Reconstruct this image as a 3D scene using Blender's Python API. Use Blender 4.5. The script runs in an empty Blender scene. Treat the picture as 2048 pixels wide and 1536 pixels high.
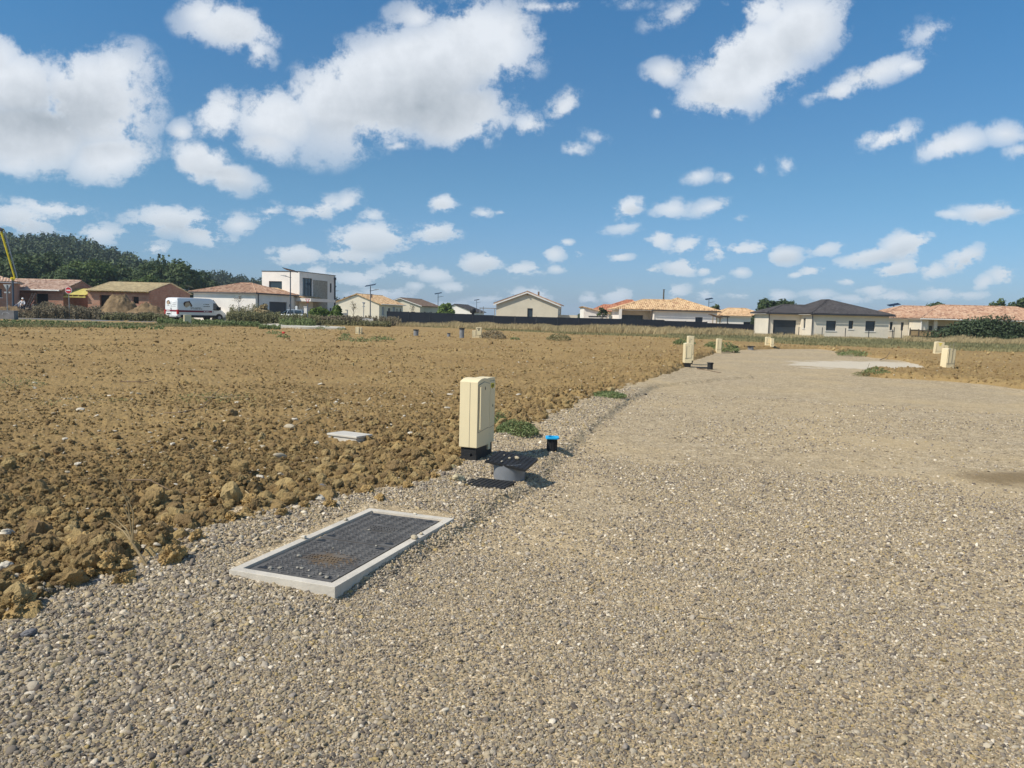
import bpy, bmesh, math, random
import numpy as np
from mathutils import Vector, Matrix, Euler
R = math.radians
random.seed(7); rng = np.random.default_rng(7)
scene = bpy.context.scene
# ---------------------------------------------------------------- camera
EYE = 1.6; F = 1539.0; PITCH = R(5.09); ROLL = R(1.43)
_R = Vector((1,0,0)); _F = Vector((0,math.cos(PITCH),-math.sin(PITCH))); _U = Vector((0,math.sin(PITCH),math.cos(PITCH)))
CR = math.cos(ROLL)*_R + math.sin(ROLL)*_U; CU = -math.sin(ROLL)*_R + math.cos(ROLL)*_U
cam_d = bpy.data.cameras.new('camera'); cam = bpy.data.objects.new('camera', cam_d); scene.collection.objects.link(cam)
m = Matrix.Identity(4)
for i in range(3):
    m[i][0] = CR[i]; m[i][1] = CU[i]; m[i][2] = -_F[i]
m[2][3] = EYE
cam.matrix_world = m
cam_d.sensor_width = 36; cam_d.lens = 36*F/2048; cam_d.clip_end = 9000; cam_d.clip_start = 0.05
scene.camera = cam
def ray(px, py): return _F + CR*((px-1024)/F) + CU*((768-py)/F)
def G(px, py, z=0.0):
    d = ray(px, py); t = (z-EYE)/d.z
    return Vector((d.x*t, d.y*t, z))
def PY(px, py, Y):
    d = ray(px, py); t = Y/d.y
    return Vector((d.x*t, Y, EYE+d.z*t))
# ---------------------------------------------------------------- light
EL = R(47); SH = Vector((-0.87,-0.50,0)).normalized()
SUN = Vector((SH.x*math.cos(EL), SH.y*math.cos(EL), math.sin(EL)))
sd = bpy.data.lights.new('sun','SUN'); sd.energy = 4.5; sd.angle = R(0.5); sd.color = (1.0,0.925,0.80)
so = bpy.data.objects.new('sun', sd); scene.collection.objects.link(so)
so.rotation_euler = SUN.to_track_quat('Z','Y').to_euler()
scene.view_settings.view_transform = 'Standard'; scene.view_settings.look = 'None'
scene.view_settings.exposure = 0.16; scene.view_settings.gamma = 1.0
SKY = 0.11
world = bpy.data.worlds.new("World"); scene.world = world; world.use_nodes = True
class NT:
    def __init__(s, tree): s.t = tree; s.n = tree.nodes; s.l = tree.links
    def new(s, typ, **kw):
        n = s.n.new(typ)
        for k,v in kw.items(): setattr(n,k,v)
        return n
    def put(s, sock, v):
        if isinstance(v, bpy.types.NodeSocket): s.l.new(v, sock)
        elif v is not None:
            try: sock.default_value = v
            except Exception: sock.default_value = tuple(v)+(1.0,)
    def math(s, op, a, b=None, c=None, clamp=False):
        n = s.new('ShaderNodeMath', operation=op); n.use_clamp = clamp
        s.put(n.inputs[0],a); s.put(n.inputs[1],b); s.put(n.inputs[2],c); return n.outputs[0]
    def vmath(s, op, a, b=None, scale=None):
        n = s.new('ShaderNodeVectorMath', operation=op)
        s.put(n.inputs[0],a); s.put(n.inputs[1],b)
        if scale is not None: s.put(n.inputs['Scale'],scale)
        return n.outputs['Value'] if op in('LENGTH','DOT_PRODUCT') else n.outputs[0]
    def noise(s, vec, scale, detail=4, rough=0.55, out='Fac', dim='3D'):
        n = s.new('ShaderNodeTexNoise'); n.noise_dimensions = dim
        s.put(n.inputs['Vector'],vec); n.inputs['Scale'].default_value = scale
        n.inputs['Detail'].default_value = detail; n.inputs['Roughness'].default_value = rough
        return n.outputs[out]
    def smooth(s, v, a, b, lo=0.0, hi=1.0):
        n = s.new('ShaderNodeMapRange'); n.interpolation_type = 'SMOOTHSTEP'
        s.put(n.inputs[0],v); n.inputs[1].default_value=a; n.inputs[2].default_value=b
        n.inputs[3].default_value=lo; n.inputs[4].default_value=hi; return n.outputs[0]
    def mix(s, f, a, b, mode='MIX'):
        n = s.new('ShaderNodeMix', data_type='RGBA', blend_type=mode)
        s.put(n.inputs[0],f); s.put(n.inputs[6],a); s.put(n.inputs[7],b); return n.outputs[2]
w = NT(world.node_tree)
for n in list(w.n): w.n.remove(n)
sky = w.new('ShaderNodeTexSky', sky_type='NISHITA'); sky.sun_disc = False
sky.sun_elevation = EL; sky.sun_rotation = math.atan2(SH.x, SH.y)
sky.air_density = 1.0; sky.dust_density = 0.6; sky.ozone_density = 2.2
geo = w.new('ShaderNodeTexCoord').outputs['Generated']
sep = w.new('ShaderNodeSeparateXYZ'); w.put(sep.inputs[0], geo)
X,Y,Z = sep.outputs
Yc = w.math('MAXIMUM', Y, 0.12)
u = w.math('DIVIDE', X, Yc); v = w.math('DIVIDE', Z, Yc)
wv = w.math('ADD', w.math('MAXIMUM', v, 0.0), 0.13)
cb = w.new('ShaderNodeCombineXYZ'); w.put(cb.inputs[0], w.math('DIVIDE', u, wv)); w.put(cb.inputs[1], w.math('MULTIPLY', w.math('LOGARITHM', wv, 2.71828), 1.3))
Q = cb.outputs[0]
Pn = w.new('ShaderNodeCombineXYZ'); w.put(Pn.inputs[0],u); w.put(Pn.inputs[1],v); PN = Pn.outputs[0]
hiw = w.smooth(v, 0.05, 0.24)
nH = w.noise(PN, 9.5, 12, 0.69); nL = w.noise(w.vmath('MULTIPLY', PN, (1.0,1.7,1.0)), 24.0, 9, 0.66)
nA = w.math('ADD', w.math('MULTIPLY', nH, hiw), w.math('MULTIPLY', nL, w.math('SUBTRACT', 1.0, hiw)))
nB = w.noise(w.vmath('ADD', PN, (-0.022,0.022,0)), 9.0, 5, 0.55)     # the same noise seen a little towards the sun
warp = w.noise(Q, 2.2, 2, 0.5, out='Color')
wp = w.vmath('MULTIPLY', w.vmath('SUBTRACT', warp, (0.5,0.5,0.5)), (1,0.8,0))
wps = w.vmath('SCALE', wp, scale=w.math('MULTIPLY', wv, 0.11))
c2 = w.new('ShaderNodeCombineXYZ'); w.put(c2.inputs[0],u); w.put(c2.inputs[1],v)
P = w.vmath('ADD', c2.outputs[0], wps)
# clouds by direction: px, py, half width, half height, tilt(deg, up to the right +), strength
CL = [(40,175,115,85,0,1.0),(190,205,130,110,0,1.1),(60,270,150,75,0,1.1),(215,312,100,50,8,.95),(0,130,75,80,0,.8),(30,318,80,35,0,.7),(240,150,80,65,0,.8),
 (455,62,100,48,-8,.95),(400,40,50,40,0,.6),(505,100,40,60,15,.62),
 (800,165,235,105,24,1.25),(945,90,135,90,10,1.1),(900,225,135,65,0,1.05),(680,205,130,80,10,1.0),(560,240,110,62,0,.95),(440,235,52,52,-20,.85),(540,285,75,40,-10,.7),(1010,60,75,75,0,.75),(820,30,60,35,0,.5),
 (372,265,32,26,0,.55),(405,328,75,48,-5,.98),(455,355,80,34,-12,.85),
 (1500,125,140,88,36,1.1),(1450,185,90,50,10,.9),(1595,50,105,72,25,.95),(1335,147,48,28,0,.72),(1540,20,90,50,0,.6),
 (1755,148,125,32,22,.72),(1690,180,75,26,15,.55),(1820,130,60,22,10,.5),(1860,60,90,40,20,.28),(1350,25,80,30,20,.33),(1450,10,60,20,0,.3),(1100,5,200,18,0,.35),
 (1055,245,50,30,5,.62),(1120,210,55,32,35,.68),(1145,298,35,22,0,.42),(800,293,30,14,10,.4),(1180,275,45,18,-20,.25),(1325,230,20,14,0,.3),
 (1775,277,72,28,12,.8),(1910,282,85,30,18,.78),(2010,260,60,28,0,.45),(2040,300,40,25,0,.35),
 (885,408,36,24,0,.85),(868,466,62,22,5,.85),(965,426,30,13,0,.42),(1000,425,30,8,0,.3),
 (1250,413,42,25,25,.85),(1245,455,50,18,5,.35),(1340,417,52,22,0,.5),(1420,415,60,18,15,.45),(1495,430,30,14,0,.28),
 (1395,355,36,18,10,.42),(1455,357,32,15,-5,.4),(1520,340,25,26,20,.32),(1565,335,25,24,-20,.32),
 (740,478,80,38,0,1.05),(700,510,80,26,0,.8),(590,510,62,24,0,.9),(640,415,85,26,12,.72),(690,400,45,22,30,.5),(745,428,30,22,0,.4),
 (345,440,105,34,-4,.85),(400,468,75,26,-12,.7),(475,445,40,25,0,.55),(540,425,45,18,20,.42),(100,412,105,26,-6,.72),(45,435,85,40,-10,.8),(200,465,60,25,0,.5),(310,497,30,14,0,.4),
 (962,526,48,20,3,.85),(1045,538,45,16,0,.7),(1110,509,26,18,10,.7),(1138,479,18,8,0,.45),(1170,507,18,8,0,.4),(1240,515,28,9,0,.5),(1110,540,24,8,0,.4),
 (1320,482,30,22,0,.7),(1370,492,35,17,15,.75),(1430,500,30,20,0,.45),(1490,494,48,15,6,.7),(1360,535,42,18,5,.85),(1300,543,26,12,0,.6),(1405,540,18,9,0,.5),
 (1565,511,36,20,5,.85),(1650,500,50,16,10,.38),(1740,515,85,18,12,.9),(1805,490,52,28,15,1.0),(1625,545,32,13,5,.8),(1590,552,20,7,0,.5),(1425,562,24,9,10,.55),
 (1795,540,50,20,15,.9),(1930,515,48,22,25,.85),(1868,540,32,20,0,.7),(2010,549,38,14,0,.8),(1970,562,24,14,20,.7),(1975,420,90,24,5,.78),(1900,425,50,12,0,.4),(1480,545,20,8,0,.45),(1700,562,25,9,0,.5),
 (810,540,70,20,0,.65),(870,550,45,16,0,.7),(720,555,70,22,0,.6),(760,590,90,16,0,.5),(640,545,50,16,0,.45),(905,575,40,12,0,.5),(830,575,20,10,0,.4),
 (1060,590,60,18,0,.8),(985,600,60,10,0,.4),(1235,592,36,16,5,.75),(1180,597,25,12,0,.5),(1350,585,34,15,15,.7),(1412,590,22,12,0,.6),(1560,592,28,12,0,.5),(1480,590,40,9,0,.35),(1640,590,40,10,0,.4),(1750,582,30,13,0,.6),(1780,592,50,10,0,.5),(1880,585,45,14,0,.55),(1940,590,60,10,0,.4),(1700,598,60,8,0,.4),(880,612,200,10,0,.4)]
Fd = None
def blob(px,py,rx,ry,tilt,amp):
    d = ray(px,py)
    n = w.new('ShaderNodeMapping', vector_type='TEXTURE'); w.put(n.inputs['Vector'], P)
    n.inputs['Location'].default_value = (d.x/d.y, d.z/d.y, 0)
    n.inputs['Rotation'].default_value = (0,0,R(tilt)+ROLL)
    n.inputs['Scale'].default_value = (rx/F*1.34, ry/F*1.34, 1)
    g = w.new('ShaderNodeTexGradient', gradient_type='SPHERICAL'); w.put(g.inputs[0], n.outputs[0])
    return w.math('MULTIPLY', g.outputs['Fac'], amp)
for c in CL:
    if c[1] > 470 and c[2] < 60: c = c[:2]+(c[2]*1.05,c[3]*1.1,c[4],c[5]*1.05+0.06)
    if c[5] < 0.62: c = c[:5]+(c[5]+0.14,)
    b = blob(*c); Fd = b if Fd is None else w.math('MAXIMUM', Fd, b)
sh = None
for c in [(90,240,190,70,4,1.1),(200,300,100,22,5,.5),(830,215,200,70,12,.9),(700,255,120,28,0,.6),(950,170,80,70,20,.5),(465,80,55,35,0,.35),(430,350,90,20,-6,.6),(520,280,80,25,0,.3),(1520,110,60,45,30,.45),(1480,200,80,22,0,.35),
          (745,500,80,16,0,.6),(360,455,90,16,-3,.6),(640,430,60,14,5,.5),(30,455,80,26,0,.7),(1780,515,70,12,12,.5),(870,476,60,9,0,.5),(1300,543,90,7,0,.3)]+[(c[0],c[1]+c[3]*0.5,c[2]*0.95,c[3]*0.6,c[4],0.5) for c in CL if (c[3]>=20 and c[5]>=0.78 and not 60<c[1]<320)]:
    b = blob(*c); sh = b if sh is None else w.math('MAXIMUM', sh, b)
sat = w.math('MULTIPLY', Fd, 5.0, clamp=True)
D = w.math('ADD', Fd, w.math('MULTIPLY', w.math('MULTIPLY', w.math('SUBTRACT', nA, 0.525), w.smooth(v, 0.05, 0.25, 3.3, 2.6)), sat))
alpha = w.math('MULTIPLY', w.smooth(D, 0.08, 0.43), w.smooth(Fd, 0.0, 0.72, 0.30, 1.0))
# other side of the sky: loose random cumulus
nC = w.noise(w.vmath('DIVIDE', geo, w.vmath('ADD', w.vmath('MULTIPLY', geo, (0,0,1)), (1.0,1.0,1.0))), 4.0, 6, 0.6)
back = w.math('MULTIPLY', w.smooth(nC, 0.50, 0.62), w.smooth(Y, 0.35, 0.0))
back = w.math('MULTIPLY', back, w.smooth(Z, 0.0, 0.1))
alpha = w.math('MULTIPLY', w.math('MAXIMUM', alpha, back), w.smooth(Z, -0.01, 0.012), clamp=True)
relief = w.math('MULTIPLY', w.math('MULTIPLY', w.math('SUBTRACT', nH, nB), 1.0), hiw)
thick = w.smooth(Fd, 0.35, 1.0)
shade = w.math('MULTIPLY', sh, w.smooth(D,0.15,0.6))
lit = w.math('SUBTRACT', w.math('ADD', 0.97, relief), w.math('MULTIPLY', shade, 0.70), clamp=True)
ccol = w.mix(lit, (0.27,0.32,0.37), (0.74,0.78,0.83))
tint = w.mix(w.smooth(v, 0.0, 0.19), (0.46,0.64,0.98), (0.41,0.68,0.84)); tint = w.mix(w.smooth(v, 0.15, 0.50), tint, (0.33,0.76,0.98))
skyc = w.vmath('MULTIPLY', sky.outputs[0], tint)
hz = w.smooth(v, 0.22, 0.0)
ccol = w.mix(w.math('MULTIPLY', hz, 0.30), ccol, (0.40,0.53,0.62))
ccs = w.vmath('SCALE', ccol, scale=1.0/SKY)
bg = w.new('ShaderNodeBackground'); bg.inputs['Strength'].default_value = SKY
w.put(bg.inputs[0], w.mix(w.math('MULTIPLY', alpha, 0.97), skyc, ccs))
w.l.new(bg.outputs[0], w.new('ShaderNodeOutputWorld').inputs[0])
# ---------------------------------------------------------------- helpers: things, parts, materials
C = scene.collection
def tag(o, label=None, cat=None, group=None, kind=None):
    if label: o['label'] = label
    if cat: o['category'] = cat
    if group: o['group'] = group
    if kind: o['kind'] = kind
    return o
def thing(name, label, cat, loc=(0,0,0), rz=0.0, group=None, scale=1.0):
    o = bpy.data.objects.new(name, None); C.objects.link(o); o.empty_display_size = 0.2
    o.location = loc; o.rotation_euler = (0,0,rz); o.scale = (scale,)*3
    return tag(o, label, cat, group)
def kids(o): return [c for c in bpy.data.objects if c.parent == o]
def copy_tree(o, loc, rz=None, scale=None, label=None, parent=None, group=None):
    ks = kids(o); c = o.copy(); C.objects.link(c); c.parent = parent
    if parent is None:
        c.location = loc
        if rz is not None: c.rotation_euler = (0,0,rz)
        if scale is not None: c.scale = scale if hasattr(scale,'__len__') else (scale,)*3
        if label: c['label'] = label
        if group: c['group'] = group
    for k in ks: copy_tree(k, None, parent=c)
    return c
class MB:
    def __init__(s): s.v = []; s.f = []
    def add(s, vs, fs):
        b = len(s.v); s.v += [tuple(x) for x in vs]; s.f += [tuple(i+b for i in f) for f in fs]; return s
    def box(s, x0,x1,y0,y1,z0,z1):
        return s.add([(x0,y0,z0),(x1,y0,z0),(x1,y1,z0),(x0,y1,z0),(x0,y0,z1),(x1,y0,z1),(x1,y1,z1),(x0,y1,z1)],
              [(0,3,2,1),(4,5,6,7),(0,1,5,4),(1,2,6,5),(2,3,7,6),(3,0,4,7)])
    def prism(s, poly, axis, a0, a1):
        """poly of 2-D points extruded along axis ('x': (y,z), 'y': (x,z), 'z': (x,y))"""
        n = len(poly)
        def P3(p,a): return (a,p[0],p[1]) if axis=='x' else ((p[0],a,p[1]) if axis=='y' else (p[0],p[1],a))
        return s.add([P3(p,a0) for p in poly]+[P3(p,a1) for p in poly],
              [tuple(range(n))[::-1], tuple(range(n,2*n))]+[(i,(i+1)%n,(i+1)%n+n,i+n) for i in range(n)])
    def tube(s, p0, p1, r0, r1=None, n=10):
        r1 = r0 if r1 is None else r1
        p0 = Vector(p0); p1 = Vector(p1); d = (p1-p0).normalized()
        a = d.orthogonal().normalized(); b = d.cross(a)
        vs = []
        for p,r in ((p0,r0),(p1,r1)):
            for i in range(n):
                t = 2*math.pi*i/n; vs.append(p+(a*math.cos(t)+b*math.sin(t))*r)
        return s.add(vs, [(i,(i+1)%n,(i+1)%n+n,i+n) for i in range(n)]+[tuple(range(n))[::-1], tuple(range(n,2*n))])
    def lathe(s, prof, n=20, c=(0,0)):
        vs = []; fs = []
        for r,z in prof:
            for i in range(n):
                t = 2*math.pi*i/n; vs.append((c[0]+r*math.cos(t), c[1]+r*math.sin(t), z))
        for j in range(len(prof)-1):
            for i in range(n):
                k = (i+1)%n; fs.append((j*n+i, j*n+k, (j+1)*n+k, (j+1)*n+i))
        return s.add(vs, fs)
    def loft(s, rings, close=True):
        n = len(rings[0]); vs = [p for r in rings for p in r]; fs = []
        for j in range(len(rings)-1):
            for i in range(n):
                k = (i+1)%n; fs.append((j*n+i, j*n+k, (j+1)*n+k, (j+1)*n+i))
        if close: fs += [tuple(range(n))[::-1], tuple(range((len(rings)-1)*n, len(rings)*n))]
        return s.add(vs, fs)
    def build(s, name, mat, parent=None, bevel=0, smooth=False):
        me = bpy.data.meshes.new(name); me.from_pydata(s.v, [], s.f); me.update()
        bm = bmesh.new(); bm.from_mesh(me); bmesh.ops.recalc_face_normals(bm, faces=bm.faces)
        if bevel: bmesh.ops.bevel(bm, geom=bm.edges[:], offset=bevel, segments=2, affect='EDGES', profile=0.6)
        bm.to_mesh(me); bm.free()
        me.materials.append(mat)
        if smooth:
            me.polygons.foreach_set('use_smooth', [True]*len(me.polygons))
            try: me.set_sharp_from_angle(angle=R(38))
            except Exception: pass
        o = bpy.data.objects.new(name, me); C.objects.link(o); o.parent = parent
        return o
def np_mesh(name, verts, faces, mat, parent=None, smooth=False, attrs=None):
    """faces: (n,3) or (n,4) int array"""
    me = bpy.data.meshes.new(name); nv, nf = len(verts), len(faces); k = faces.shape[1]
    me.vertices.add(nv); me.vertices.foreach_set('co', np.ascontiguousarray(verts, dtype=np.float32).ravel())
    me.loops.add(nf*k); me.loops.foreach_set('vertex_index', np.ascontiguousarray(faces, dtype=np.int32).ravel())
    me.polygons.add(nf); me.polygons.foreach_set('loop_start', np.arange(0,nf*k,k,dtype=np.int32))
    if smooth: me.polygons.foreach_set('use_smooth', np.ones(nf,dtype=bool))
    me.update(calc_edges=True)
    for an, av in (attrs or {}).items():
        a = me.attributes.new(an,'FLOAT','POINT'); a.data.foreach_set('value', av.astype(np.float32))
    me.materials.append(mat)
    o = bpy.data.objects.new(name, me); C.objects.link(o); o.parent = parent
    return o
def mat(name, col, rough=0.8, var=0.12, scale=3.0, bump=0.0, bscale=40.0, metal=0.0, col2=None, spec=0.3, island=0.0):
    m = bpy.data.materials.new(name); m.use_nodes = True; t = NT(m.node_tree); b = t.n['Principled BSDF']
    tc = t.new('ShaderNodeTexCoord').outputs['Object']
    b.inputs['Roughness'].default_value = rough; b.inputs['Metallic'].default_value = metal
    b.inputs['Specular IOR Level'].default_value = spec
    n1 = t.noise(tc, scale, 5, 0.6)
    lo = tuple(c*(1-var*1.6) for c in col) if col2 is None else col2
    hi = tuple(min(1,c*(1+var*1.6)) for c in col)
    c = t.mix(t.smooth(n1,0.3,0.7), lo+(1,), hi+(1,))
    if island:
        g = t.new('ShaderNodeNewGeometry').outputs['Random Per Island']
        c = t.mix(island, c, t.mix(g, tuple(x*0.35 for x in col)+(1,), tuple(min(1,x*1.7) for x in col)+(1,)))
    t.put(b.inputs['Base Color'], c)
    if bump:
        bn = t.new('ShaderNodeBump'); bn.inputs['Distance'].default_value = bump
        t.put(bn.inputs['Height'], t.noise(tc, bscale, 4, 0.6)); t.l.new(bn.outputs[0], b.inputs['Normal'])
    m['t'] = 1
    return m
# ---------------------------------------------------------------- numpy noise
def _h(ix, iy, s):
    n = (ix.astype(np.int64)*374761393 + iy.astype(np.int64)*668265263 + s*2147483647) & 0xffffffff
    n = ((n ^ (n>>13))*1274126177) & 0xffffffff
    n = ((n ^ (n>>16))*2246822519) & 0xffffffff
    return ((n ^ (n>>15)) & 0xffffff)/float(0xffffff)
def vnoise(x, y, s=0):
    ix = np.floor(x); iy = np.floor(y); fx = x-ix; fy = y-iy
    fx = fx*fx*(3-2*fx); fy = fy*fy*(3-2*fy)
    a=_h(ix,iy,s); b=_h(ix+1,iy,s); c=_h(ix,iy+1,s); d=_h(ix+1,iy+1,s)
    return (a*(1-fx)+b*fx)*(1-fy)+(c*(1-fx)+d*fx)*fy
def fbm(x, y, s=0, o=4):
    t = 0; a = 0.5; n = 0
    for k in range(o):
        t = t + a*vnoise(x*2**k+k*17.3, y*2**k-k*9.1, s+k); n += a; a *= 0.55
    return t/n
def lumps(x, y, cell, s, prob=0.8, rmin=0.25, rmax=0.62):
    X_ = x/cell; Y_ = y/cell; ix = np.floor(X_); iy = np.floor(Y_); out = np.zeros_like(x)
    for dx in (-1,0,1):
        for dy in (-1,0,1):
            cx = ix+dx; cy = iy+dy
            px = cx+_h(cx,cy,s); py = cy+_h(cx,cy,s+1); r = rmin+(rmax-rmin)*_h(cx,cy,s+2)**2
            ok = _h(cx,cy,s+3) < prob
            d2 = (X_-px)**2+(Y_-py)**2
            out = np.maximum(out, np.where(ok, np.sqrt(np.maximum(0,r*r-d2)), 0))
    return out*cell
def poly_dist(x, y, poly):
    d = np.full(x.shape, 1e9); n = len(poly); ins = np.zeros(x.shape, bool)
    for i in range(n):
        ax,ay = poly[i][0],poly[i][1]; bx,by = poly[(i+1)%n][0],poly[(i+1)%n][1]
        ex,ey = bx-ax,by-ay; t = np.clip(((x-ax)*ex+(y-ay)*ey)/(ex*ex+ey*ey+1e-12),0,1)
        d = np.minimum(d, np.hypot(x-ax-t*ex, y-ay-t*ey))
        if abs(ey) > 1e-9:
            c = ((ay>y)!=(by>y)) & (x < ex*(y-ay)/ey+ax); ins ^= c
    return np.where(ins, -d, d)     # negative inside
def sstep(x,a,b):
    t = np.clip((x-a)/(b-a),0,1); return t*t*(3-2*t)
# ---------------------------------------------------------------- ground: materials
def soil_mat():
    m = bpy.data.materials.new('ochre soil'); m.use_nodes = True; t = NT(m.node_tree); b = t.n['Principled BSDF']
    tc = t.new('ShaderNodeTexCoord').outputs['Object']; b.inputs['Roughness'].default_value = 0.95; b.inputs['Specular IOR Level'].default_value = 0.1
    n1 = t.noise(tc, 0.22, 5, 0.6); n2 = t.noise(tc, 9.0, 6, 0.7); n3 = t.noise(tc, 60.0, 3, 0.6)
    c = t.mix(t.smooth(n1,0.35,0.68), (0.310,0.205,0.086,1), (0.375,0.258,0.112,1))
    c = t.mix(t.smooth(n2,0.40,0.66), c, t.mix(0.55, c, (0.225,0.150,0.078,1)))
    c = t.mix(t.smooth(n3,0.55,0.75,0,0.5), c, (0.48,0.36,0.19,1))
    vo = t.new('ShaderNodeTexVoronoi'); t.put(vo.inputs['Vector'],tc); vo.inputs['Scale'].default_value = 14.0
    sp = t.new('ShaderNodeSeparateColor'); t.put(sp.inputs[0], vo.outputs['Color'])
    st = t.math('MULTIPLY', t.math('GREATER_THAN', sp.outputs[0], 0.965), t.math('LESS_THAN', vo.outputs['Distance'], 0.25))
    c = t.mix(st, c, (0.52,0.47,0.36,1))
    t.put(b.inputs['Base Color'], c)
    bn = t.new('ShaderNodeBump'); bn.inputs['Distance'].default_value = 0.03; bn.inputs['Strength'].default_value = 1.0
    t.put(bn.inputs['Height'], t.math('ADD', t.math('MULTIPLY', t.noise(tc,28.0,6,0.7),1.0), t.math('MULTIPLY', n2, 1.0))); t.l.new(bn.outputs[0], b.inputs['Normal'])
    return m
def gravel_mat():
    m = bpy.data.materials.new('gravel'); m.use_nodes = True; t = NT(m.node_tree); b = t.n['Principled BSDF']
    tc = t.new('ShaderNodeTexCoord').outputs['Object']; b.inputs['Roughness'].default_value = 0.9; b.inputs['Specular IOR Level'].default_value = 0.15
    def vor(sc):
        vo = t.new('ShaderNodeTexVoronoi'); t.put(vo.inputs['Vector'],tc); vo.inputs['Scale'].default_value = sc
        sp = t.new('ShaderNodeSeparateColor'); t.put(sp.inputs[0], vo.outputs['Color']); return vo.outputs['Distance'], sp.outputs[0]
    d1,c1 = vor(70.0); d2,c2 = vor(28.0); d3,c3 = vor(9.0)
    r = t.new('ShaderNodeValToRGB'); e = r.color_ramp.elements
    e[0].position=0; e[0].color=(0.243,0.190,0.123,1); e[1].position=1; e[1].color=(0.680,0.565,0.388,1)
    for p,cc in ((0.25,(0.352,0.271,0.167,1)),(0.5,(0.425,0.326,0.203,1)),(0.8,(0.523,0.408,0.247,1)),(0.93,(0.510,0.412,0.291,1))):
        x = e.new(p); x.color = cc
    f = t.math('ADD', t.math('MULTIPLY', c1, 0.5), t.math('ADD', t.math('MULTIPLY', c2, 0.3), t.math('MULTIPLY', c3, 0.2)))
    f = t.smooth(f, 0.12, 0.88); t.put(r.inputs[0], f)
    n1 = t.noise(tc, 0.30, 5, 0.6); n2 = t.noise(tc, 0.9, 4, 0.6)
    c = r.outputs[0]
    c = t.mix(t.smooth(n1,0.45,0.7,0,0.55), c, (0.535,0.402,0.225,1))       # fine sandy patches
    c = t.mix(t.smooth(n2,0.5,0.75,0,0.30), c, (0.437,0.363,0.265,1))
    # a streak of pale lime dust spilled on the turning place
    gl = G(1725,729.5); ga = G(1620,724); gb = G(1842,739); lx = (Vector(gb)-Vector(ga)); al_ = math.atan2(lx.y,lx.x)
    mp = t.new('ShaderNodeMapping', vector_type='TEXTURE'); t.put(mp.inputs['Vector'], tc); mp.inputs['Location'].default_value = tuple(gl); mp.inputs['Rotation'].default_value = (0,0,al_); mp.inputs['Scale'].default_value = (lx.length*0.55, 4.2, 50)
    ll = t.math('ADD', t.vmath('LENGTH', mp.outputs[0]), t.math('MULTIPLY', t.math('SUBTRACT', t.noise(tc,0.9,7,0.7), 0.5), 1.7))
    c = t.mix(t.smooth(ll, 0.75, 1.05, 0.9, 0.0), c, (0.607,0.529,0.410,1))
    # a damp dark patch at the right side of the track
    g = G(2050,955); ds = t.vmath('LENGTH', t.vmath('MULTIPLY', t.vmath('SUBTRACT', tc, tuple(g)), (0.95,1.5,0)))
    wet = t.smooth(t.math('ADD', ds, t.math('MULTIPLY', t.math('SUBTRACT', n2, 0.5), 1.6)), 0.2, 0.9, 0.85, 0.0)
    c = t.mix(wet, c, (0.206,0.146,0.075,1))
    t.put(b.inputs['Base Color'], c)
    bn = t.new('ShaderNodeBump'); bn.inputs['Distance'].default_value = 0.008; bn.inputs['Strength'].default_value = 1.0
    h = t.math('ADD', t.math('MULTIPLY', t.math('SUBTRACT', 1.0, d1), t.math('ADD',0.25,c1)), t.math('MULTIPLY', t.math('SUBTRACT',1.0,d2), t.math('MULTIPLY',c2,1.6)))
    t.put(bn.inputs['Height'], h); t.l.new(bn.outputs[0], b.inputs['Normal'])
    return m
def ramp_inst_mat(name, stops, rough=0.85, bump=0.002, bscale=120, nmix=0.3):
    """colour picked per stone by the random number each one carries"""
    m = bpy.data.materials.new(name); m.use_nodes = True; t = NT(m.node_tree); b = t.n['Principled BSDF']
    b.inputs['Roughness'].default_value = rough; b.inputs['Specular IOR Level'].default_value = 0.2
    rnd = t.new('ShaderNodeObjectInfo').outputs['Random']
    r = t.new('ShaderNodeValToRGB'); r.color_ramp.interpolation = 'LINEAR'; e = r.color_ramp.elements
    e[0].position = stops[0][0]; e[0].color = stops[0][1]+(1,); e[1].position = stops[-1][0]; e[1].color = stops[-1][1]+(1,)
    for p,cc in stops[1:-1]: x = e.new(p); x.color = cc+(1,)
    t.put(r.inputs[0], rnd); tc = t.new('ShaderNodeTexCoord').outputs['Object']
    n = t.noise(tc, 2.5, 5, 0.65)
    c = t.mix(t.smooth(n,0.35,0.7,0,nmix), r.outputs[0], t.mix(0.5, r.outputs[0], (0.12,0.09,0.05,1)))
    t.put(b.inputs['Base Color'], c)
    bn = t.new('ShaderNodeBump'); bn.inputs['Distance'].default_value = bump
    t.put(bn.inputs['Height'], t.noise(tc, bscale, 4, 0.6)); t.l.new(bn.outputs[0], b.inputs['Normal'])
    return m
M_soil = soil_mat(); M_gravel = gravel_mat()
M_stone = ramp_inst_mat('gravel stones', [(0,(0.114,0.093,0.080)),(0.10,(0.209,0.174,0.140)),(0.28,(0.285,0.240,0.188)),(0.42,(0.351,0.285,0.188)),(0.58,(0.399,0.320,0.208)),(0.70,(0.494,0.405,0.280)),(0.76,(0.437,0.320,0.136)),(0.80,(0.342,0.294,0.248)),(0.93,(0.570,0.481,0.352)),(1,(0.817,0.712,0.560))], nmix=0.28)
M_clod = ramp_inst_mat('earth clods', [(0,(0.25,0.165,0.078)),(0.5,(0.33,0.225,0.098)),(0.8,(0.40,0.285,0.125)),(1,(0.45,0.33,0.16))], rough=0.95, bump=0.02, bscale=6, nmix=0.35)
M_pale = ramp_inst_mat('pale stones', [(0,(0.40,0.33,0.22)),(0.6,(0.50,0.43,0.32)),(1,(0.66,0.60,0.50))], nmix=0.35)
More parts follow.
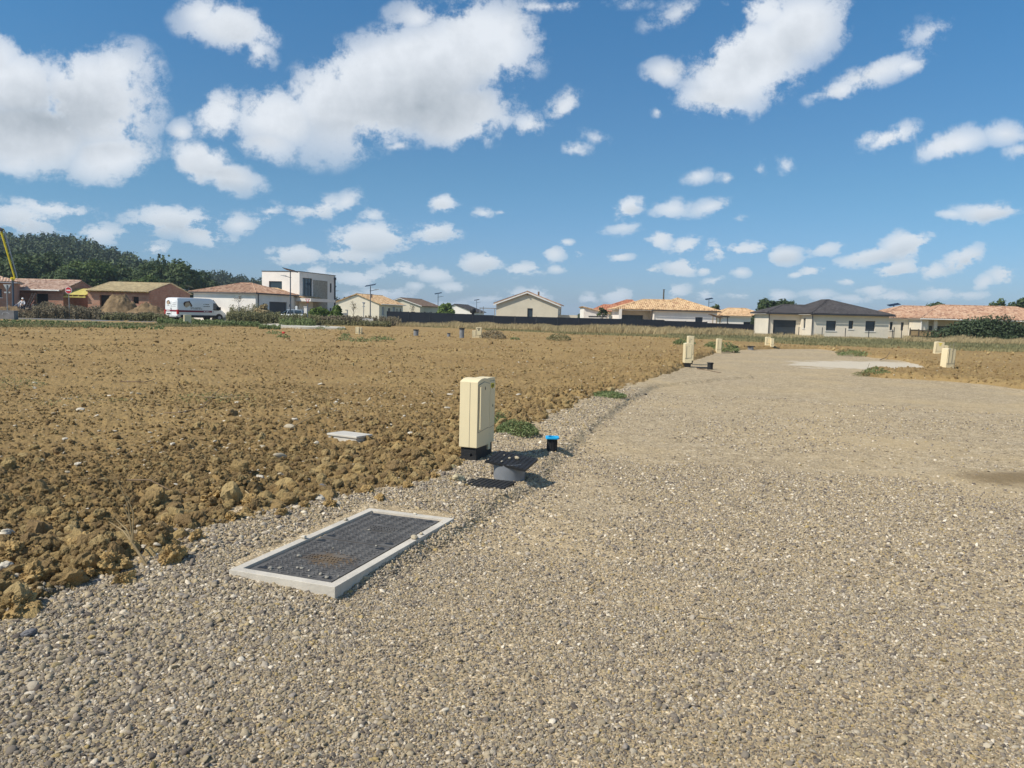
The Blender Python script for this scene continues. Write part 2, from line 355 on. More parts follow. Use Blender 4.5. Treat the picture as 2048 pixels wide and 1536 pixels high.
# ---------------------------------------------------------------- ground: outlines on the ground
edge_px = [(0,1268),(110,1203),(240,1172),(370,1130),(400,1092),(470,1075),(560,1048),(640,1025),(740,1008),(830,998),(870,978),(905,962),(945,948),(962,928),(968,905),(1000,884),(1040,874),(1075,868),(1100,846),(1150,826),(1200,802),(1260,785),(1310,765),(1345,748),(1368,736),(1390,722),(1420,712),(1440,704),(1500,700.5),(1560,699),(1640,699),(1690,706),(1740,716),(1800,722),(1835,730),(1850,738),(1840,745),(1790,746),(1742,741),(1722,751),(1760,758),(1830,761),(1900,765),(1960,770),(2048,782)]
GP = [tuple(G(*p))[:2] for p in edge_px]
GP = [(-9,-4),(-5.5,0.5),(-3.4,2.6)] + GP + [(24,17),(60,14),(60,-14),(-9,-14)]
shoulder_px = [(560,1260),(690,1200),(790,1150),(880,1088),(965,1040),(1035,1000),(1075,975),(1110,930),(1150,895),(1195,852),(1262,803),(1312,776)]
SHL = [tuple(G(*p))[:2] for p in shoulder_px]
SHP = [(-3.0,1.5),(-1.6,2.8)] + SHL + [(7,22),(-2,20),(-6,8)]
def z_gravel(x, y):
    s = poly_dist(x, y, SHP)
    e = poly_dist(x, y, GP)
    step = (1-sstep(s + (fbm(x*3,y*3,11)-0.5)*0.16, -0.09, 0.05))*0.065*sstep(y,3.5,4.9)
    bank = sstep(e, -0.5, 0.0)*0.03
    # little heap round the pipe and the meter boxes
    g = G(1103,905); mound = 0.06*np.exp(-((x-g.x)**2+(y-g.y)**2)/0.05)
    g = G(1000,890); mound += 0.05*np.exp(-((x-g.x)**2+(y-g.y)**2)/0.06)
    return (fbm(x*1.3,y*1.3,3)-0.5)*0.035 + (fbm(x*14,y*14,5,3)-0.5)*0.012 + step + bank + mound
def z_soil(x, y, fine=True):
    e = poly_dist(x, y, GP)            # > 0 outside the track
    r = np.hypot(x,y)
    near = np.exp(-(np.maximum(e,0)/1.7)**1.5)*(1-sstep(r,13,30)*0.35)
    left = sstep(-x,-0.5,1.5)
    base = -0.07 + 0.13*sstep(e + (fbm(x*2.2,y*2.2,21)-0.5)*0.30, -0.12, 0.16)
    tongue = 0.10*np.exp(-((e-0.5)/0.5)**2)*sstep(r,15,22)
    und = (fbm(x*0.35,y*0.35,31)-0.5)*0.16*sstep(e,0,3) + (fbm(x*2,y*2,33)-0.5)*0.07
    on = sstep(e,-0.10,0.12)
    L = lumps(x,y,0.30,41,0.55)*0.55*near + lumps(x,y,0.17,45,0.7)*(0.12+0.60*near) + lumps(x,y,0.085,51,0.85)*(0.28+0.45*near)
    far = sstep(r,12,26)
    L = L + lumps(x,y,0.55,61,0.30,0.15,0.42)*0.20*far + lumps(x*0.35,y,0.8,65,0.25,0.2,0.4)*0.16*far
    L = L*(0.55+0.9*fbm(x*0.5,y*0.5,71))
    f = (fbm(x*20,y*20,81,4)-0.5)*0.055
    return base + tongue + und*on + (L+f)*on
def zg1(x,y): return float(z_gravel(np.array([x]),np.array([y]))[0])
def zs1(x,y): return float(z_soil(np.array([x]),np.array([y]))[0])
def ground_z(x,y): return max(zg1(x,y), zs1(x,y))
def Gg(px,py):
    z = 0.0
    for _ in range(5): g = G(px,py,z); z = 0.5*z+0.5*ground_z(g.x,g.y)
    return G(px,py,z)
# ---------------------------------------------------------------- ground: meshes
def rings(r0, r1):
    out = [r0]
    while out[-1] < r1:
        r = out[-1]; out.append(r+min(max(r*r/1232*0.9, 0.010), 0.0065*r))
    return np.array(out)
AZ = np.linspace(R(-47), R(47), 1250)
RR = rings(1.3, 118.0)
A2,R2 = np.meshgrid(AZ, RR); GX = R2*np.sin(A2); GY = R2*np.cos(A2)
E = poly_dist(GX, GY, GP)
def sheet(name, keep, zf, m):
    nr,na = GX.shape
    Zs = np.zeros_like(GX); k2 = keep.copy()
    Zs[k2] = zf(GX[k2], GY[k2])
    q = keep[:-1,:-1]&keep[1:,:-1]&keep[:-1,1:]&keep[1:,1:]
    ii,jj = np.nonzero(q); b = ii*na+jj
    faces = np.stack([b,b+1,b+na+1,b+na],1)
    used = np.unique(faces); mp = np.full(nr*na,-1); mp[used] = np.arange(len(used))
    vs = np.stack([GX.ravel()[used],GY.ravel()[used],Zs.ravel()[used]],1)
    o = np_mesh(name, vs, mp[faces], m, smooth=True); return o
tag(sheet('soil', E > -0.35, z_soil, M_soil), 'tilled ochre earth of the open building plots', kind='structure')
tag(sheet('gravel_track', (E < 0.45)&(R2<75), z_gravel, M_gravel), 'compacted beige gravel track', kind='structure')
def disc(name, r0, r1, z, m, a0=0, a1=360, n=96):
    vs = []; fs = []
    for i in range(n+1):
        a = R(a0+(a1-a0)*i/n); vs += [(r0*math.sin(a),r0*math.cos(a),z),(r1*math.sin(a),r1*math.cos(a),z)]
    for i in range(n): fs.append((2*i,2*i+1,2*i+3,2*i+2))
    mb = MB(); mb.add(vs,fs); return mb.build(name, m)
M_plain = mat('far fields', (0.16,0.155,0.065), 0.95, 0.25, 0.03, col2=(0.22,0.19,0.09))
M_nearside = mat('beaten earth', (0.30,0.23,0.13), 0.95, 0.2, 0.4)
tag(disc('ground', 0.0, 6000, -0.12, M_plain), 'flat green and tan countryside', kind='structure')
tag(disc('gravel_behind', 0.0, 60, -0.06, M_gravel, 46, 314, 48), 'gravel behind the viewpoint', kind='structure')
# white lime dust patch at the turning place and pale roads by the houses
M_lime = mat('lime dust', (0.50,0.465,0.40), 0.95, 0.12, 2.5, bump=0.01, bscale=25)
M_road = mat('asphalt', (0.16,0.155,0.15), 0.9, 0.12, 0.8, bump=0.003, bscale=60)
M_conc = mat('pale concrete', (0.50,0.46,0.38), 0.9, 0.12, 1.5, bump=0.002, bscale=40)
def flat_sheet(name, pts, z, m, label, jag=0.0, th=0.02, sub=8):
    P_ = []
    for i in range(len(pts)):
        a = Vector(pts[i][:2]+(0,)) if not isinstance(pts[i],Vector) else pts[i]; b = pts[(i+1)%len(pts)]
        for k in range(sub):
            q = a.lerp(b, k/sub); P_.append((q.x+random.uniform(-jag,jag), q.y+random.uniform(-jag,jag)*2))
    mb = MB(); mb.prism(P_, 'z', z-th, z); return tag(mb.build(name, m), label, kind='structure')
flat_sheet('road', [G(*p) for p in [(-60,629),(20,632.5),(130,636.5),(330,643),(445,646),(560,648),(625,651),(600,656),(520,655),(440,651),(330,648),(130,642),(-60,637)]], 0.10, M_road, 'estate road beyond the field')
flat_sheet('pavement', [G(*p) for p in [(522,652.5),(560,650.5),(600,652),(640,655.5),(690,658),(690,660.5),(600,658.5),(560,657),(525,656)]], 0.20, M_conc, 'pale concrete kerb island at the road end', th=0.16)
flat_sheet('footpath', [G(*p) for p in [(14,631.8),(60,632.2),(130,634.8),(200,637.5),(200,639.6),(120,639),(60,636),(14,634.6)]], 0.22, M_conc, 'pale concrete footpath by the weeds', th=0.12)
flat_sheet('kerb', [G(*p) for p in [(225,641.2),(330,644.3),(445,645.8),(558,647),(558,648.2),(445,647),(330,645.5),(225,642.4)]], 0.24, M_conc, 'thin pale kerb along the estate road', th=0.13)
flat_sheet('driveway', [G(*p) for p in [(505,640),(560,641),(640,643),(640,638),(560,634),(505,634)]], 0.08, M_conc, 'pale driveway before the white houses')
# ---------------------------------------------------------------- scattered stones and clods (nobody could count them)
def scatter(name, pts, scl, rot, material, variants, subdiv, namp, nscale, smooth, label):
    me = bpy.data.meshes.new(name); me.vertices.add(len(pts)); me.vertices.foreach_set('co', pts.astype(np.float32).ravel())
    for an,av in (('scl',scl),('rot',rot)):
        a = me.attributes.new(an,'FLOAT_VECTOR','POINT'); a.data.foreach_set('vector', av.astype(np.float32).ravel())
    me.materials.append(material)
    o = bpy.data.objects.new(name, me); C.objects.link(o); tag(o, label, kind='stuff')
    ng = bpy.data.node_groups.new(name,'GeometryNodeTree')
    ng.interface.new_socket('Geometry', in_out='INPUT', socket_type='NodeSocketGeometry'); ng.interface.new_socket('Geometry', in_out='OUTPUT', socket_type='NodeSocketGeometry')
    N = ng.nodes; L = ng.links; gi = N.new('NodeGroupInput'); go = N.new('NodeGroupOutput')
    g2i = N.new('GeometryNodeGeometryToInstance')
    for k in range(variants):
        ic = N.new('GeometryNodeMeshIcoSphere'); ic.inputs['Radius'].default_value = 1.0; ic.inputs['Subdivisions'].default_value = subdiv
        pos = N.new('GeometryNodeInputPosition'); off = None
        for (sc,am,det) in ((nscale, namp, 0), (nscale*2.8, namp*(0.42 if smooth else 0.75), 2 if smooth else 5)):
            ad = N.new('ShaderNodeVectorMath'); ad.operation='ADD'; L.new(pos.outputs[0], ad.inputs[0]); ad.inputs[1].default_value = (k*7.3, k*3.1, -k*5.7)
            nz = N.new('ShaderNodeTexNoise'); nz.inputs['Scale'].default_value = sc; nz.inputs['Detail'].default_value = det
            L.new(ad.outputs[0], nz.inputs['Vector'])
            sb = N.new('ShaderNodeMath'); sb.operation='SUBTRACT'; L.new(nz.outputs[0], sb.inputs[0]); sb.inputs[1].default_value = 0.5
            mu = N.new('ShaderNodeMath'); mu.operation='MULTIPLY'; L.new(sb.outputs[0], mu.inputs[0]); mu.inputs[1].default_value = am*2
            if off is None: off = mu.outputs[0]
            else:
                a2 = N.new('ShaderNodeMath'); a2.operation='ADD'; L.new(off,a2.inputs[0]); L.new(mu.outputs[0],a2.inputs[1]); off = a2.outputs[0]
        sc_ = N.new('ShaderNodeVectorMath'); sc_.operation='SCALE'; L.new(pos.outputs[0], sc_.inputs[0]); L.new(off, sc_.inputs['Scale'])
        sp = N.new('GeometryNodeSetPosition'); L.new(ic.outputs['Mesh'], sp.inputs['Geometry']); L.new(sc_.outputs[0], sp.inputs['Offset'])
        ss = N.new('GeometryNodeSetShadeSmooth'); ss.inputs['Shade Smooth'].default_value = smooth; L.new(sp.outputs[0], ss.inputs['Geometry'])
        sm = N.new('GeometryNodeSetMaterial'); sm.inputs['Material'].default_value = material; L.new(ss.outputs[0], sm.inputs['Geometry'])
        L.new(sm.outputs[0], g2i.inputs[0])
    iop = N.new('GeometryNodeInstanceOnPoints'); L.new(gi.outputs[0], iop.inputs['Points']); L.new(g2i.outputs[0], iop.inputs['Instance'])
    iop.inputs['Pick Instance'].default_value = True
    for an,sk in (('scl','Scale'),('rot','Rotation')):
        na = N.new('GeometryNodeInputNamedAttribute'); na.data_type='FLOAT_VECTOR'; na.inputs[0].default_value = an
        L.new(na.outputs[0], iop.inputs[sk])
    L.new(iop.outputs[0], go.inputs[0])
    md = o.modifiers.new('scatter','NODES'); md.node_group = ng
    return o
def polar_pts(n, r0, r1, power=1.0, az=46):
    """area-uniform when power = 1"""
    r = np.sqrt(r0**2+(r1**2-r0**2)*rng.random(n)**power); a = R(az)*(2*rng.random(n)-1)
    return r*np.sin(a), r*np.cos(a)
_mh = [G(460,1150),G(672,1190),G(906,1045),G(738,1025)]; MH = [(p.x,p.y) for p in _mh]
def stones():
    X_,Y_,S_ = [],[],[]
    for n,r0,r1,med,sg in ((330000,2.1,5.0,0.0038,0.42),(170000,5.0,9.0,0.0054,0.38),(90000,9.0,17,0.0085,0.35),(14000,2.1,8.0,0.0085,0.38)):
        x,y = polar_pts(n,r0,r1); X_.append(x); Y_.append(y); S_.append(med*np.exp(sg*rng.standard_normal(n)))
    x = np.concatenate(X_); y = np.concatenate(Y_); s = np.concatenate(S_)
    e = poly_dist(x,y,GP); sh_ = poly_dist(x,y,SHP)
    big = (1-sstep(sh_,-0.3,0.5))
    left = sstep(-x,0.6,2.4)*(1-sstep(y,4,7))
    s = np.minimum(s,0.015); s = s*(1+0.35*big*rng.random(len(s))+0.35*left*rng.random(len(s)))
    # loose stone lies in patches on the compacted track
    p = 0.14+0.41*(1-sstep(y,4.2,7.5))+0.80*np.maximum(big, sstep(fbm(x*0.55,y*0.8,91),0.45,0.60))*(1-0.35*sstep(y,7,12)*(1-big))
    keep = (e<0.03+0.25*rng.random(len(s))**3) & (rng.random(len(s))<p)
    hole = poly_dist(x,y,MH); keep &= hole>0.015
    gw_ = G(2050,955); keep &= (np.hypot((x-gw_.x)*0.95,(y-gw_.y)*1.5) > 0.35+0.5*fbm(x*2,y*2,3))
    x,y,s = x[keep],y[keep],s[keep]; n = len(s)
    z = np.maximum(z_gravel(x,y), np.where(e[keep]>0, z_soil(x,y), -1))
    scl = np.stack([s*(0.8+0.7*rng.random(n)), s*(0.7+0.5*rng.random(n)), s*(0.45+0.35*rng.random(n))],1)
    rot = np.stack([0.5*rng.standard_normal(n),0.5*rng.standard_normal(n),6.28*rng.random(n)],1)
    scatter('gravel_stones', np.stack([x,y,z+s*0.22],1), scl, rot, M_stone, 7, 2, 0.42, 0.9, True, 'loose rounded gravel stones on the track')
stones()
def clods():
    X_,Y_,S_ = [],[],[]
    for n,r0,r1,med,sg in ((90000,2.9,9.0,0.0062,0.4),(34000,3.0,8.5,0.010,0.5),(60000,8.5,16,0.0095,0.5),(30000,16,34,0.017,0.45),(16000,32,68,0.034,0.4),(6000,3.2,11,0.024,0.4)):
        x,y = polar_pts(n,r0,r1); X_.append(x); Y_.append(y); S_.append(med*np.exp(sg*rng.standard_normal(n)))
    # rows of coarse clods thrown up along the edge of the track
    for n,med,sg in ((6500,0.018,0.5),(800,0.040,0.32)):
        k = rng.integers(3,24,n); t = rng.random(n); P0 = np.array(GP)[k]; P1 = np.array(GP)[k+1]
        b = P0+(P1-P0)*t[:,None]; off = np.abs(rng.standard_normal(n))*0.55
        dd = (P1-P0)/np.linalg.norm(P1-P0,axis=1)[:,None]
        X_.append(b[:,0]-dd[:,1]*off); Y_.append(b[:,1]+dd[:,0]*off); S_.append(med*np.exp(sg*rng.standard_normal(n)))
    x = np.concatenate(X_); y = np.concatenate(Y_); s = np.clip(np.concatenate(S_),0.004,0.085)
    e = poly_dist(x,y,GP)
    keep = (e>-0.02) & (rng.random(len(s)) < 0.30+0.75*np.exp(-np.maximum(e,0)/1.6)+0.5*sstep(fbm(x*0.8,y*0.8,95),0.5,0.65))
    keep &= poly_dist(x,y,MH)>0.09
    for bx in BOXES: keep &= np.hypot(x-bx[0],y-bx[1])>bx[2]
    x,y,s = x[keep],y[keep],s[keep]; n = len(s); z = z_soil(x,y)
    scl = np.stack([s*(0.8+0.6*rng.random(n)), s*(0.75+0.5*rng.random(n)), s*(0.6+0.4*rng.random(n))],1)
    rot = np.stack([0.7*rng.standard_normal(n),0.7*rng.standard_normal(n),6.28*rng.random(n)],1)
    scatter('earth_clods', np.stack([x,y,z+s*0.2],1), scl, rot, M_clod, 7, 3, 0.55, 1.1, False, 'crumbly lumps of ochre earth over the field')
BOXES = [(G(962,908).x,G(962,908).y,0.15),(G(1005,955).x,G(1005,955).y,0.22),(G(697,895).x,G(697,895).y,0.24)]
clods()
def pale():
    x1,y1 = polar_pts(5200,3.2,15); x2,y2 = polar_pts(2200,15,55)
    x = np.concatenate([x1,x2]); y = np.concatenate([y1,y2])
    s = np.concatenate([0.010*np.exp(0.5*rng.standard_normal(5200)), 0.014*np.exp(0.4*rng.standard_normal(2200))])
    e = poly_dist(x,y,GP); keep = (e>0.02)&(rng.random(len(s))<0.35+0.8*sstep(fbm(x*0.4,y*0.4,97),0.5,0.62)); x,y,s = x[keep],y[keep],s[keep]; n=len(s)
    scl = np.stack([s*(0.9+0.9*rng.random(n)), s*(0.7+0.5*rng.random(n)), s*(0.35+0.35*rng.random(n))],1)
    rot = np.stack([0.3*rng.standard_normal(n),0.3*rng.standard_normal(n),6.28*rng.random(n)],1)
    scatter('field_pebbles', np.stack([x,y,z_soil(x,y)+s*0.25],1), scl, rot, M_pale, 5, 2, 0.4, 0.9, True, 'pale pebbles strewn over the ochre field')
pale()
# ---------------------------------------------------------------- buildings
def tile_mat(name, c1, c2, c3):
    m = bpy.data.materials.new(name); m.use_nodes = True; t = NT(m.node_tree); b = t.n['Principled BSDF']
    b.inputs['Roughness'].default_value = 0.85; b.inputs['Specular IOR Level'].default_value = 0.2
    tc = t.new('ShaderNodeTexCoord').outputs['Object']
    vo = t.new('ShaderNodeTexVoronoi'); t.put(vo.inputs['Vector'], t.vmath('MULTIPLY', tc, (4.2,2.4,6.0))); vo.inputs['Scale'].default_value = 1.0
    sp = t.new('ShaderNodeSeparateColor'); t.put(sp.inputs[0], vo.outputs['Color'])
    r = t.new('ShaderNodeValToRGB'); e = r.color_ramp.elements
    e[0].color = c2+(1,); e[1].color = c3+(1,); x = e.new(0.40); x.color = c1+(1,)
    t.put(r.inputs[0], t.math('ADD', t.math('MULTIPLY', sp.outputs[0], 0.85), t.math('MULTIPLY', t.noise(tc, 0.8, 4), 0.18)))
    t.put(b.inputs['Base Color'], r.outputs[0]); return m
T_pink = tile_mat('pink roof tiles', (0.48,0.31,0.22), (0.24,0.14,0.11), (0.62,0.46,0.35))
T_tan = tile_mat('tan roof tiles', (0.52,0.335,0.18), (0.24,0.13,0.075), (0.68,0.49,0.29))
T_red = tile_mat('red roof tiles', (0.40,0.16,0.09), (0.26,0.10,0.06), (0.50,0.24,0.14))
T_mix = tile_mat('mottled roof tiles', (0.40,0.235,0.15), (0.20,0.105,0.075), (0.52,0.36,0.25))
T_dark = tile_mat('charcoal roof tiles', (0.060,0.055,0.056), (0.042,0.038,0.040), (0.085,0.078,0.078))
T_brown = tile_mat('brown roof tiles', (0.15,0.105,0.080), (0.10,0.07,0.055), (0.22,0.16,0.12))
def brick_mat():
    m = bpy.data.materials.new('hollow brick'); m.use_nodes = True; t = NT(m.node_tree); b = t.n['Principled BSDF']; b.inputs['Roughness'].default_value = 0.9
    tc = t.new('ShaderNodeTexCoord').outputs['Object']
    sx = t.new('ShaderNodeSeparateXYZ'); t.put(sx.inputs[0], tc)
    cb = t.new('ShaderNodeCombineXYZ'); t.put(cb.inputs[0], t.math('ADD', sx.outputs[0], sx.outputs[1])); t.put(cb.inputs[1], sx.outputs[2])
    br = t.new('ShaderNodeTexBrick'); t.put(br.inputs['Vector'], cb.outputs[0]); br.inputs['Scale'].default_value = 1.0
    br.inputs['Brick Width'].default_value = 0.56; br.inputs['Row Height'].default_value = 0.22; br.inputs['Mortar Size'].default_value = 0.022
    br.inputs['Color1'].default_value = (0.46,0.23,0.15,1); br.inputs['Color2'].default_value = (0.36,0.16,0.10,1); br.inputs['Mortar'].default_value = (0.30,0.19,0.14,1)
    c = t.mix(t.smooth(t.noise(tc, 1.2, 5, 0.6),0.35,0.7,0,0.45), br.outputs[0], (0.50,0.34,0.25,1))
    t.put(b.inputs['Base Color'], c); return m
M_brick = brick_mat()
M_bband = mat('brick lintel band', (0.33,0.18,0.13), 0.9, 0.15, 2.0)
M_white = mat('white render', (0.82,0.765,0.70), 0.85, 0.035, 0.7, bump=0.004, bscale=30)
M_cream = mat('cream render', (0.62,0.56,0.44), 0.85, 0.04, 0.6, bump=0.004, bscale=30)
M_pale_r = mat('pale cream render', (0.70,0.63,0.515), 0.85, 0.04, 0.6, bump=0.004, bscale=30)
M_clad = mat('stone cladding', (0.36,0.32,0.26), 0.9, 0.2, 5.0, bump=0.01, bscale=20)
M_frame = mat('anthracite aluminium', (0.045,0.048,0.055), 0.45, 0.05, 3)
M_garage = mat('anthracite door', (0.040,0.052,0.066), 0.45, 0.06, 1.0)
M_wood = mat('raw timber', (0.45,0.33,0.12), 0.8, 0.15, 3.0)
M_batten = mat('roof battens', (0.64,0.54,0.35), 0.85, 0.15, 2.0, col2=(0.50,0.40,0.25))
M_gutter = mat('grey gutter', (0.38,0.36,0.37), 0.4, 0.05, 3, spec=0.5)
M_pvc = mat('white board', (0.72,0.70,0.66), 0.6, 0.04, 3)
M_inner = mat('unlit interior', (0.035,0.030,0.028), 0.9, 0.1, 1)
M_shut = mat('grey shutter', (0.34,0.35,0.38), 0.6, 0.06, 2)
def glass_mat():
    m = bpy.data.materials.new('window glass'); m.use_nodes = True; b = m.node_tree.nodes['Principled BSDF']
    b.inputs['Base Color'].default_value = (0.03,0.045,0.06,1); b.inputs['Roughness'].default_value = 0.06; b.inputs['Specular IOR Level'].default_value = 0.6
    return m
M_glass = glass_mat()
def wall_mb(mb, p0, p1, z0, z1, holes, th=0.3):
    p0 = Vector((p0[0],p0[1],0)); p1 = Vector((p1[0],p1[1],0)); L = (p1-p0).length; d = (p1-p0)/L; n = Vector((d.y,-d.x,0))
    xs = sorted({0,L}|{h[0] for h in holes}|{h[1] for h in holes}); zs = sorted({z0,z1}|{max(z0,h[2]) for h in holes}|{h[3] for h in holes})
    for i in range(len(xs)-1):
        for j in range(len(zs)-1):
            cx=(xs[i]+xs[i+1])/2; cz=(zs[j]+zs[j+1])/2
            if any(h[0]<cx<h[1] and h[2]<cz<h[3] for h in holes): continue
            a=p0+d*xs[i]; b=p0+d*xs[i+1]; ai=a-n*th; bi=b-n*th
            mb.add([(q.x,q.y,z) for z in (zs[j],zs[j+1]) for q in (a,b,bi,ai)], [(0,3,2,1),(4,5,6,7),(0,1,5,4),(1,2,6,5),(2,3,7,6),(3,0,4,7)])
    return d,n,p0
def obox(mb, o, d, n, a0,a1, b0,b1, z0,z1):
    """box in a frame: along d, outwards along n"""
    P_ = [o+d*a+n*b for (a,b) in ((a0,b0),(a1,b0),(a1,b1),(a0,b1))]
    mb.add([(q.x,q.y,z) for z in (z0,z1) for q in P_], [(0,3,2,1),(4,5,6,7),(0,1,5,4),(1,2,6,5),(2,3,7,6),(3,0,4,7)])
def opening(parent, o, d, n, h, kind, mullions=0):
    x0,x1,z0,z1 = h[:4]; f = 0.06
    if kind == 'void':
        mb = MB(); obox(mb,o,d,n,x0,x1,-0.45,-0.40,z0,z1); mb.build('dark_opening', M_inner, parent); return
    if kind == 'garage':
        mb = MB(); obox(mb,o,d,n,x0,x1,-0.22,-0.16,z0,z1)
        k = 5; 
        for i in range(1,k): z = z0+(z1-z0)*i/k; obox(mb,o,d,n,x0+.03,x1-.03,-0.16,-0.145,z-0.2,z-0.02)
        mb.build('garage_door', M_garage, parent); return
    if kind == 'door':
        mb = MB(); obox(mb,o,d,n,x0,x1,-0.20,-0.13,z0,z1); dd = mb.build('door', M_garage, parent)
        mb = MB(); obox(mb,o,d,n,x1-0.14,x1-0.10,-0.13,-0.08,z0+0.85,z0+1.15); mb.build('handle', M_gutter, dd); return
    if kind == 'shutter':
        mb = MB(); obox(mb,o,d,n,x0,x1,-0.14,-0.10,z0,z1)
        for i in range(int((z1-z0)/0.25)): obox(mb,o,d,n,x0+.02,x1-.02,-0.10,-0.085,z0+0.03+i*0.25,z0+0.22+i*0.25)
        mb.build('shutter', M_shut, parent); return
    mb = MB()
    obox(mb,o,d,n,x0,x0+f,-0.20,-0.12,z0,z1); obox(mb,o,d,n,x1-f,x1,-0.20,-0.12,z0,z1)
    obox(mb,o,d,n,x0+f,x1-f,-0.20,-0.12,z1-f,z1); obox(mb,o,d,n,x0+f,x1-f,-0.20,-0.12,z0,z0+f)
    for i in range(1,mullions+1):
        c = x0+(x1-x0)*i/(mullions+1); obox(mb,o,d,n,c-f/2,c+f/2,-0.20,-0.125,z0+f,z1-f)
    wd = mb.build('window', M_frame, parent)
    mb = MB(); obox(mb,o,d,n,x0+f,x1-f,-0.185,-0.165,z0+f,z1-f); mb.build('pane', M_glass, wd)
    if z0 > 0.5 and kind != 'nosill':
        mb = MB(); obox(mb,o,d,n,x0-0.08,x1+0.08,-0.12,0.06,z0-0.09,z0-0.003); mb.build('sill', M_pvc, wd)
def wall_with(parent, mb, p0, p1, z0, z1, items, th=0.3):
    d,n,o = wall_mb(mb, p0, p1, z0, z1, [i[:4] for i in items], th)
    for it in items: opening(parent, o, d, n, it, it[4], it[5] if len(it)>5 else 0)
def tiles(mb, A, B, RA, RB, pitch=0.30, amp=0.06, rows=7):
    A,B,RA,RB = (Vector(q) for q in (A,B,RA,RB)); e = B-A; L = e.length; ex = e/L
    q = RA-A; sA = q.dot(ex); T = (q-ex*sA); tl = T.length; ty = T/tl; sB = (RB-A).dot(ex); nrm = ex.cross(ty)
    if nrm.z < 0: nrm = -nrm
    xs = np.unique(np.concatenate([np.arange(0,L,pitch/6),[L,max(0,min(L,sA)),max(0,min(L,sB))]]))
    def tm(s):
        if s < sA: return tl*s/max(sA,1e-6)
        if s > sB: return tl*(L-s)/max(L-sB,1e-6)
        return tl
    vs = []; fs = []; nr = rows+1
    for s in xs:
        t1 = tm(s)
        for r in range(nr):
            t = t1*r/rows; w_ = amp*(abs(math.sin(math.pi*s/pitch))*1.3) ; vs.append(A+ex*s+ty*t+nrm*(w_+0.02*((r%2)*0.6)))
    for i in range(len(xs)-1):
        for r in range(rows): a=i*nr+r; fs.append((a,a+nr,a+nr+1,a+1))
    mb.add(vs,fs)
    mb.add([A-nrm*0.06,B-nrm*0.06,RB-nrm*0.06,RA-nrm*0.06],[(0,1,2,3)] )
    for p,q2 in ((A,B),(A,RA),(B,RB)):
        if (p-q2).length>0.01: mb.add([p-nrm*0.06,q2-nrm*0.06,q2+nrm*0.03,p+nrm*0.03],[(0,1,2,3)])
def ridge(mb, p, q, r=0.11): mb.tube(Vector(p)+Vector((0,0,0.02)), Vector(q)+Vector((0,0,0.02)), r, n=8)
def gutter(parent, pts, m=None, r=0.07, down=None, zb=0.0):
    mb = MB()
    for i in range(len(pts)-1): mb.tube(pts[i], pts[i+1], r, n=8)
    g = mb.build('gutter', m or M_frame, parent, smooth=True)
    if down:
        for k,dn in enumerate(down): mb = MB(); mb.tube((dn[0],dn[1],zb),(dn[0],dn[1],dn[2]),0.05,n=8); mb.build('downpipe', m or M_frame, parent, smooth=True)
def gable_x(parent, x0,x1,y0,y1, ze, zr, m, oh=0.35, ohg=0.25, tm=T_pink, name='roof'):
    """ridge runs along local x (parallel to the front)"""
    ym = (y0+y1)/2; k = (zr-ze)/(ym-y0); mb = MB()
    a,b = x0-ohg,x1+ohg; z_ = ze-k*oh
    tiles(mb,(a,y0-oh,z_),(b,y0-oh,z_),(a,ym,zr),(b,ym,zr)); tiles(mb,(b,y1+oh,z_),(a,y1+oh,z_),(b,ym,zr),(a,ym,zr)); ridge(mb,(a,ym,zr),(b,ym,zr))
    return mb.build(name, tm, parent)
def gable_y(parent, x0,x1,y0,y1, ze, zr, m, oh=0.35, ohg=0.25, tm=T_pink, name='roof'):
    xm = (x0+x1)/2; k = (zr-ze)/(xm-x0); mb = MB(); a,b = y0-ohg,y1+ohg; z_ = ze-k*oh
    tiles(mb,(x0-oh,b,z_),(x0-oh,a,z_),(xm,b,zr),(xm,a,zr)); tiles(mb,(x1+oh,a,z_),(x1+oh,b,z_),(xm,a,zr),(xm,b,zr)); ridge(mb,(xm,a,zr),(xm,b,zr))
    return mb.build(name, tm, parent)
def hip(parent, x0,x1,y0,y1, ze, zr, rA, rB, oh=0.4, tm=T_tan, name='roof'):
    """rA, rB: ends of the ridge (x,y)"""
    x0-=oh; x1+=oh; y0-=oh; y1+=oh; rA=(rA[0],rA[1],zr); rB=(rB[0],rB[1],zr); mb = MB()
    def z3(x,y): return (x,y,ze)
    if abs(rA[1]-rB[1])<1e-6:
        tiles(mb,z3(x0,y0),z3(x1,y0),rA,rB); tiles(mb,z3(x1,y0),z3(x1,y1),rB,rB); tiles(mb,z3(x1,y1),z3(x0,y1),rB,rA); tiles(mb,z3(x0,y1),z3(x0,y0),rA,rA)
        cs = [(z3(x0,y0),rA),(z3(x0,y1),rA),(z3(x1,y0),rB),(z3(x1,y1),rB)]
    else:
        tiles(mb,z3(x0,y0),z3(x1,y0),rA,rA); tiles(mb,z3(x1,y0),z3(x1,y1),rA,rB); tiles(mb,z3(x1,y1),z3(x0,y1),rB,rB); tiles(mb,z3(x0,y1),z3(x0,y0),rB,rA)
        cs = [(z3(x0,y0),rA),(z3(x1,y0),rA),(z3(x0,y1),rB),(z3(x1,y1),rB)]
    for a,b in cs: ridge(mb,a,b,0.09)
    if (Vector(rA)-Vector(rB)).length>0.05: ridge(mb,rA,rB)
    rf = mb.build(name, tm, parent)
    mb = MB(); zs = ze-0.09; mb.box(x0+.02,x1-.02,y0+.02,y1-.02,zs-0.03,zs); mb.build('soffit', M_pvc, parent)
    return rf
def X_at(px, Y): return (px-1024)/F*Y*1.0045
def yh(px): return 605.3+0.0250*px
def Z_at(px,py,Y): return EYE+(yh(px)-py)/F*Y*1.003
